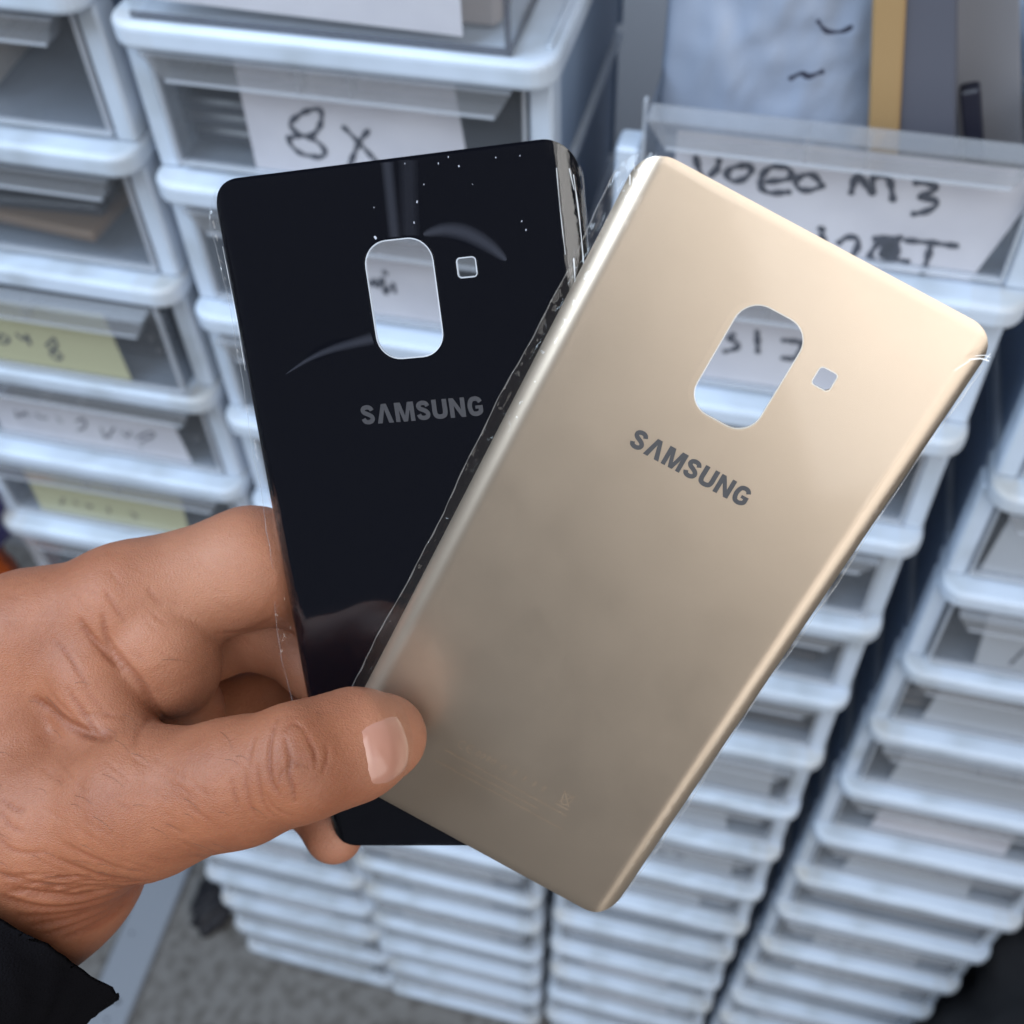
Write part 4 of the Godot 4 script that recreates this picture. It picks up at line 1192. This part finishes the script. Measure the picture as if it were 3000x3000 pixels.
	crease([V(-97.1, -72.8), V(-94.5, -73.1), V(-92.0, -72.6)], 0.249365, 0.3)
	crease([V(-92.0, -74.9), V(-88.9, -75.2), V(-85.7, -74.7)], 0.17316, 0.3)
	crease([V(-99.4, -70.7), V(-97.5, -70.9), V(-95.6, -70.5)], 0.166147, 0.3)
	crease([V(-87.3, -72.3), V(-84.5, -72.6), V(-81.8, -72.2)], 0.185572, 0.3)
	crease([V(-92.0, -74.7), V(-88.6, -75.0), V(-85.2, -74.5)], 0.157401, 0.3)
	crease([V(-92.4, -76.2), V(-90.5, -76.5), V(-88.6, -76.0)], 0.127349, 0.3)
	crease([V(-95.9, -74.9), V(-93.0, -75.2), V(-90.0, -74.7)], 0.19502, 0.3)
	crease([V(-89.0, -71.3), V(-86.9, -71.6), V(-84.9, -71.1)], 0.286252, 0.3)
	crease([V(-91.4, -71.5), V(-89.1, -71.8), V(-86.9, -71.4)], 0.233487, 0.3)
	crease([V(-70.8, -18.3), V(-69.9, -18.9), V(-69.0, -19.5)], 0.117, 0.36)
	crease([V(-75.8, -21.7), V(-74.3, -23.1), V(-72.8, -24.5)], 0.0755397, 0.36)
	crease([V(-89.9, -18.6), V(-88.7, -19.6), V(-87.6, -20.7)], 0.0890551, 0.36)
	crease([V(-91.1, -16.8), V(-89.6, -18.0), V(-88.2, -19.2)], 0.107022, 0.36)
	crease([V(-76.6, -28.9), V(-75.7, -29.8), V(-74.8, -30.6)], 0.117, 0.36)
	crease([V(-68.5, -21.8), V(-67.1, -22.7), V(-65.6, -23.7)], 0.0786981, 0.36)
	crease([V(-72.6, -28.4), V(-70.7, -29.6), V(-68.8, -30.9)], 0.111718, 0.36)
	crease([V(-83.6, -12.0), V(-82.3, -13.4), V(-81.0, -14.7)], 0.0994676, 0.36)
	crease([V(-62.7, -29.1), V(-61.9, -29.5), V(-61.1, -29.9)], 0.100194, 0.36)
	crease([V(-75.1, -20.0), V(-73.7, -21.4), V(-72.2, -22.7)], 0.0793572, 0.36)
	crease([V(-87.6, -15.7), V(-86.1, -16.6), V(-84.6, -17.4)], 0.117, 0.36)
	crease([V(-83.9, -16.2), V(-82.7, -17.4), V(-81.5, -18.5)], 0.117, 0.36)
	crease([V(-74.2, -20.7), V(-72.7, -21.9), V(-71.3, -23.2)], 0.0912383, 0.36)
	crease([V(-87.9, -16.2), V(-86.7, -17.0), V(-85.6, -17.8)], 0.102458, 0.36)
	crease([V(-88.6, -26.6), V(-86.8, -27.8), V(-85.1, -29.1)], 0.117, 0.36)
	crease([V(-65.0, -10.6), V(-63.4, -11.9), V(-61.8, -13.3)], 0.0938979, 0.36)
	crease([V(-70.8, -15.9), V(-69.9, -16.8), V(-69.1, -17.6)], 0.0822643, 0.36)
	crease([V(-78.3, -28.7), V(-77.1, -29.5), V(-75.9, -30.3)], 0.117, 0.36)
	crease([V(-62.1, -18.6), V(-60.4, -19.8), V(-58.7, -21.1)], 0.0813742, 0.36)
	crease([V(-82.6, -24.3), V(-80.8, -26.0), V(-79.1, -27.8)], 0.102607, 0.36)
	crease([V(-62.7, -26.9), V(-60.7, -28.9), V(-58.7, -30.9)], 0.117, 0.36)
	crease([V(-62.6, -15.8), V(-61.4, -16.5), V(-60.2, -17.1)], 0.117, 0.36)
	crease([V(-82.6, -27.1), V(-79.2, -31.5), V(-76.3, -35.9), V(-73.9, -45.1)], 0.5, 0.8)
	var lo := Vector3(-150, -125, -75)
	var hi := Vector3(-4, 15, 45)
	# blocks of 8 cells near the surface
	var B := 8
	var bs := B * H
	var nb := Vector3i(((hi - lo) / bs).ceil())
	var V3 := PackedVector3Array()
	var quads := PackedInt32Array()
	var cells := {}
	var todo := []
	for bz in nb.z:
		for by in nb.y:
			for bx in nb.x:
				var o := lo + Vector3(bx, by, bz) * bs
				var mid := o + Vector3.ONE * bs * 0.5
				var reach := bs * 0.87
				var use := PackedInt32Array()
				var ds := PackedFloat32Array()
				var m := 1e9
				for i in BA.size():
					var d := bone_d(i, mid)
					ds.append(d)
					m = minf(m, d)
				if m - 8.0 > reach: continue
				for i in BA.size():
					if ds[i] < m + 2.0 * reach + 14.0: use.append(i)
				var fm := field(mid, use)
				if absf(fm) > reach * 1.25: continue
				todo.append([bx, by, bz, use])
	var nx := nb.x * B + 2
	var ny := nb.y * B + 2
	for t in todo:
		var o := lo + Vector3(t[0], t[1], t[2]) * bs
		var use: PackedInt32Array = t[3]
		var f := PackedFloat32Array()
		var S := B + 1
		f.resize(S * S * S)
		for k in S:
			for j in S:
				for i in S:
					f[(k * S + j) * S + i] = field(o + Vector3(i, j, k) * H, use)
		for k in B:
			for j in B:
				for i in B:
					var base := (k * S + j) * S + i
					var sgn := 0
					var cnt := 0
					var acc := Vector3.ZERO
					var a := f[base]
					var q0 := f[base + 1]; var q1 := f[base + S]; var q2 := f[base + S + 1]
					var q3 := f[base + S * S]; var q4 := f[base + S * S + 1]; var q5 := f[base + S * S + S]; var q6 := f[base + S * S + S + 1]
					sgn = int(a < 0) + int(q0 < 0) + int(q1 < 0) + int(q2 < 0) + int(q3 < 0) + int(q4 < 0) + int(q5 < 0) + int(q6 < 0)
					if sgn == 0 or sgn == 8: continue
					for e in [[a, q0, 0, 0, 0, 0], [q1, q2, 0, 0, 1, 0], [q3, q4, 0, 0, 0, 1], [q5, q6, 0, 0, 1, 1], [a, q1, 1, 0, 0, 0], [q0, q2, 1, 1, 0, 0], [q3, q5, 1, 0, 0, 1], [q4, q6, 1, 1, 0, 1], [a, q3, 2, 0, 0, 0], [q0, q4, 2, 1, 0, 0], [q1, q5, 2, 0, 1, 0], [q2, q6, 2, 1, 1, 0]]:
						if (e[0] < 0) != (e[1] < 0):
							var s: float = e[0] / (e[0] - e[1])
							var w := Vector3(e[3], e[4], e[5])
							w[e[2]] = s
							acc += w
							cnt += 1
					var gi: int = t[0] * B + i
					var gj: int = t[1] * B + j
					var gk: int = t[2] * B + k
					var id := (gk * ny + gj) * nx + gi
					cells[id] = V3.size()
					V3.append(o + (Vector3(i, j, k) + acc / cnt) * H)
					if (a < 0) != (q0 < 0): quads.append_array([id, 0, int(a < 0)])
					if (a < 0) != (q1 < 0): quads.append_array([id, 1, int(a < 0)])
					if (a < 0) != (q3 < 0): quads.append_array([id, 2, int(a < 0)])
	var idx := PackedInt32Array()
	var sx := 1
	var sy := nx
	var sz := nx * ny
	for q in quads.size() / 3:
		var id := quads[q * 3]
		var ax := quads[q * 3 + 1]
		var u := sy if ax == 0 else (sz if ax == 1 else sx)
		var w := sz if ax == 0 else (sx if ax == 1 else sy)
		var c0: int = cells.get(id, -1); var c1: int = cells.get(id - u, -1); var c2: int = cells.get(id - u - w, -1); var c3: int = cells.get(id - w, -1)
		if c0 < 0 or c1 < 0 or c2 < 0 or c3 < 0: continue
		if quads[q * 3 + 2]:
			for c in [c0, c2, c1, c0, c3, c2]: idx.append(c)
		else:
			for c in [c0, c1, c2, c0, c2, c3]: idx.append(c)
	# smooth normals, then creases pressed in, then normals again
	var N := normals(V3, idx)
	var cols := PackedColorArray()
	cols.resize(V3.size())
	var nz := FastNoiseLite.new()
	nz.frequency = 1.0
	nz.fractal_octaves = 3
	nz.seed = 12
	for i in V3.size():
		var p := V3[i]
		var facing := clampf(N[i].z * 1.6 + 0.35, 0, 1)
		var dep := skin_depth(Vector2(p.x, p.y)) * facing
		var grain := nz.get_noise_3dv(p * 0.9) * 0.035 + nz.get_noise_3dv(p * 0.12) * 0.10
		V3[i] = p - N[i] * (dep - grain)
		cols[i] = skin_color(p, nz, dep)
	N = normals(V3, idx)
	for i in V3.size():
		V3[i] /= 1000.0
	var arr := []
	arr.resize(Mesh.ARRAY_MAX)
	arr[Mesh.ARRAY_VERTEX] = V3
	arr[Mesh.ARRAY_NORMAL] = N
	arr[Mesh.ARRAY_COLOR] = cols
	arr[Mesh.ARRAY_INDEX] = idx
	var am := ArrayMesh.new()
	am.add_surface_from_arrays(Mesh.PRIMITIVE_TRIANGLES, arr)
	var sk := mat(Color(1, 1, 1), 0.52)
	sk.metallic_specular = 0.42
	sk.subsurf_scatter_enabled = true
	sk.subsurf_scatter_strength = 0.10
	sk.heightmap_enabled = true
	sk.heightmap_scale = 0.014
	sk.heightmap_texture = noise_tex(0.045, 3, null, 1024, 77, FastNoiseLite.TYPE_CELLULAR)
	sk.uv1_triplanar = true
	sk.uv1_scale = Vector3(42, 70, 60)
	am.surface_set_material(0, sk)
	print("hand vertices ", V3.size(), " triangles ", idx.size() / 3)
	var h := thing("person", Transform3D(eye_basis, EYE - eye_basis.z * 0.240))
	tag(h, "person's left hand in a black sleeve pinching the two phone covers", "person")
	put("hand", am, h)
	nail(h)
	hairs(h)
	sleeve(h)

func normals(v: PackedVector3Array, idx: PackedInt32Array) -> PackedVector3Array:
	var n := PackedVector3Array()
	n.resize(v.size())
	for t in idx.size() / 3:
		var a := idx[t * 3]; var b := idx[t * 3 + 1]; var c := idx[t * 3 + 2]
		var m := (v[c] - v[a]).cross(v[b] - v[a])
		n[a] += m; n[b] += m; n[c] += m
	for i in n.size():
		n[i] = n[i].normalized()
	return n

func skin_color(p: Vector3, nz: FastNoiseLite, dep: float) -> Color:
	var base := Color(0.255, 0.096, 0.050)
	var k := nz.get_noise_3dv(p * 0.06) * 0.16 + nz.get_noise_3dv(p * 0.6) * 0.07
	base = Color(base.r * (1 + k), base.g * (1 + k * 1.3), base.b * (1 + k * 1.4))
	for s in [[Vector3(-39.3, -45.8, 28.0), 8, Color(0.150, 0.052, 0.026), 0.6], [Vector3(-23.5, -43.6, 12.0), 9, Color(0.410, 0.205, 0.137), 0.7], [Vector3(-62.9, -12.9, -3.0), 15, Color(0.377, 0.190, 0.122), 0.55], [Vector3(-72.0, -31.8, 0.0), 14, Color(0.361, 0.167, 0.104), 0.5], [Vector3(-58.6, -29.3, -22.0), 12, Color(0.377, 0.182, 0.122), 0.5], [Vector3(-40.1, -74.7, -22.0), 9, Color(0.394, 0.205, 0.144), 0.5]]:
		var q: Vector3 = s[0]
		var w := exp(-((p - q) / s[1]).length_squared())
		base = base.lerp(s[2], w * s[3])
	var cr := clampf(dep * 1.6, 0.0, 0.5)  # shade of the creases painted into the skin colour
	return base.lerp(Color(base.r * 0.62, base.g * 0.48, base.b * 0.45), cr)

func nail(h: Node3D) -> void:
	var c := Vector3(-27.09, -46.00, 12.00)
	var t := Vector3(0.820, 0.220, -0.520).normalized()
	var n := Vector3(0.520, 0.030, 0.850).normalized()
	var s := t.cross(n).normalized()
	n = s.cross(t).normalized()
	var L := 6.2
	var W := 7.6
	var st := SurfaceTool.new()
	st.begin(Mesh.PRIMITIVE_TRIANGLES)
	st.set_smooth_group(0)
	var K := 28
	var g := []
	for j in K + 1:
		var row := []
		for i in K + 1:
			var a := float(i) / K * 2 - 1
			var b := float(j) / K * 2 - 1
			# square to rounded outline
			var x := a * sqrt(1 - b * b * 0.47)
			var y := b * sqrt(1 - a * a * 0.42)
			var p := c + t * (y * L) + s * (x * W) + n * 14.0
			for r in 40:
				var d := body(p)
				if d < 0.02: break
				p -= n * d * 0.9
			var e := maxf(absf(a), absf(b))
			var off := lerpf(0.16, -0.22, smoothstep(0.62, 1.0, e))
			row.append([p + n * off, x, y])
		g.append(row)
	for j in K:
		for i in K:
			for o in [[0, 0], [1, 1], [1, 0], [0, 0], [0, 1], [1, 1]]:
				var q = g[j + o[1]][i + o[0]]
				var lun := exp(-pow((Vector2(q[1], q[2] + 1.15).length()) / 0.42, 4.0))
				var tip := smoothstep(0.72, 0.9, q[2])
				st.set_color(Color(0.37, 0.19, 0.145).lerp(Color(0.44, 0.28, 0.225), lun * 0.7).lerp(Color(0.40, 0.24, 0.175), tip))
				st.add_vertex(q[0] / 1000.0)
	st.generate_normals()
	var m := mat(Color(1, 1, 1), 0.2)
	m.metallic_specular = 0.5
	var r2 := st.commit()
	r2.surface_set_material(0, m)
	put("thumbnail", r2, h)

func hairs(h: Node3D) -> void:
	var m := MB.new()
	var r := RandomNumberGenerator.new()
	r.seed = 41
	var made := 0
	for i in 60:
		var a := Vector2(r.randf_range(-106.0, -48.0), r.randf_range(-74.0, -28.0))
		var dir := Vector2(0.86, -0.42).rotated(r.randf_range(-0.35, 0.35))
		var l := r.randf_range(2.0, 5.5)
		var pts := []
		for k in 5:
			var q := a + dir * l * k / 4.0 + Vector2(-dir.y, dir.x) * 0.5 * sin(k * 0.7)
			var p := Vector3(q.x, q.y, 40.0)
			for it in 40:
				var d := body(p)
				if d < 0.05 or p.z < -20.0: break
				p.z -= d * 0.9
			pts.append(p + Vector3(0, 0, 0.10 + 0.10 * k))
		if pts[0].z < -6.0 or absf(pts[4].z - pts[0].z) > 6.0: continue
		made += 1
		for k in 4:
			var t: Vector3 = (pts[k + 1] - pts[k]).normalized()
			var s := t.cross(Vector3.BACK).normalized() * lerpf(0.026, 0.012, k / 4.0)
			m.quad((pts[k] - s) / 1000.0, (pts[k + 1] - s) / 1000.0, (pts[k + 1] + s) / 1000.0, (pts[k] + s) / 1000.0)
	var o := put("hair", m.mesh(mat(lin(0.06, 0.028, 0.018), 0.5)), h)
	o.set_meta("kind", "stuff")

func sleeve(h: Node3D) -> void:
	var a := Vector3(-120.5, -87.1, -9.0)
	var b := Vector3(-133.3, -101.7, 4.0)
	var t := (b - a).normalized()
	var x := t.cross(Vector3.BACK).normalized()
	var y := x.cross(t).normalized()
	var nz := FastNoiseLite.new()
	nz.seed = 8
	nz.frequency = 1.0
	nz.fractal_octaves = 3
	var st := SurfaceTool.new()
	st.begin(Mesh.PRIMITIVE_TRIANGLES)
	st.set_smooth_group(0)
	var A := 96
	var R := 46
	var g := []
	for j in R + 1:
		var row := []
		for i in A:
			var th := TAU * i / A
			var l := float(j) / (R - 6) * (b - a).length()
			var inner := j > R - 6
			if inner: l = float(R - j) / 6.0 * 0.0 + float(j - (R - 6)) * 3.0
			if not inner: l = (b - a).length() - l
			var wave := 2.6 * nz.get_noise_2d(cos(th) * 1.2 + 5, l * 0.05 + sin(th) * 1.2) + 1.2 * nz.get_noise_2d(cos(th) * 3.0, l * 0.16 + sin(th) * 3.0)
			var flare := (7.0 * maxf(0.0, -cos(th)))
			var rx := 32.5 + flare * exp(-l * 0.10) + wave
			var ry := 33.5 + wave + 2.0 * exp(-l * 0.12)
			if inner: rx -= 1.6; ry -= 1.6
			var edge := 1.8 * nz.get_noise_2d(cos(th) * 2.0, sin(th) * 2.0 + 30.0) - 9.0 * maxf(0.0, -cos(th))
			row.append(a + t * (l + edge * exp(-l * 0.08)) + x * cos(th) * rx + y * sin(th) * ry)
		g.append(row)
	for j in R:
		for i in A:
			var k := (i + 1) % A
			for o in [g[j][i], g[j + 1][i], g[j + 1][k], g[j][i], g[j + 1][k], g[j][k]]:
				st.add_vertex(o / 1000.0)
	st.generate_normals()
	var m := mat(lin(0.0045, 0.0045, 0.006), 0.95)
	m.metallic_specular = 0.12
	m.heightmap_enabled = true
	m.heightmap_scale = 0.03
	m.heightmap_texture = noise_tex(0.12, 3, null, 512, 15)
	m.uv1_triplanar = true
	m.uv1_scale = Vector3(30, 30, 30)
	var r2 := st.commit()
	r2.surface_set_material(0, m)
	put("sleeve", r2, h)
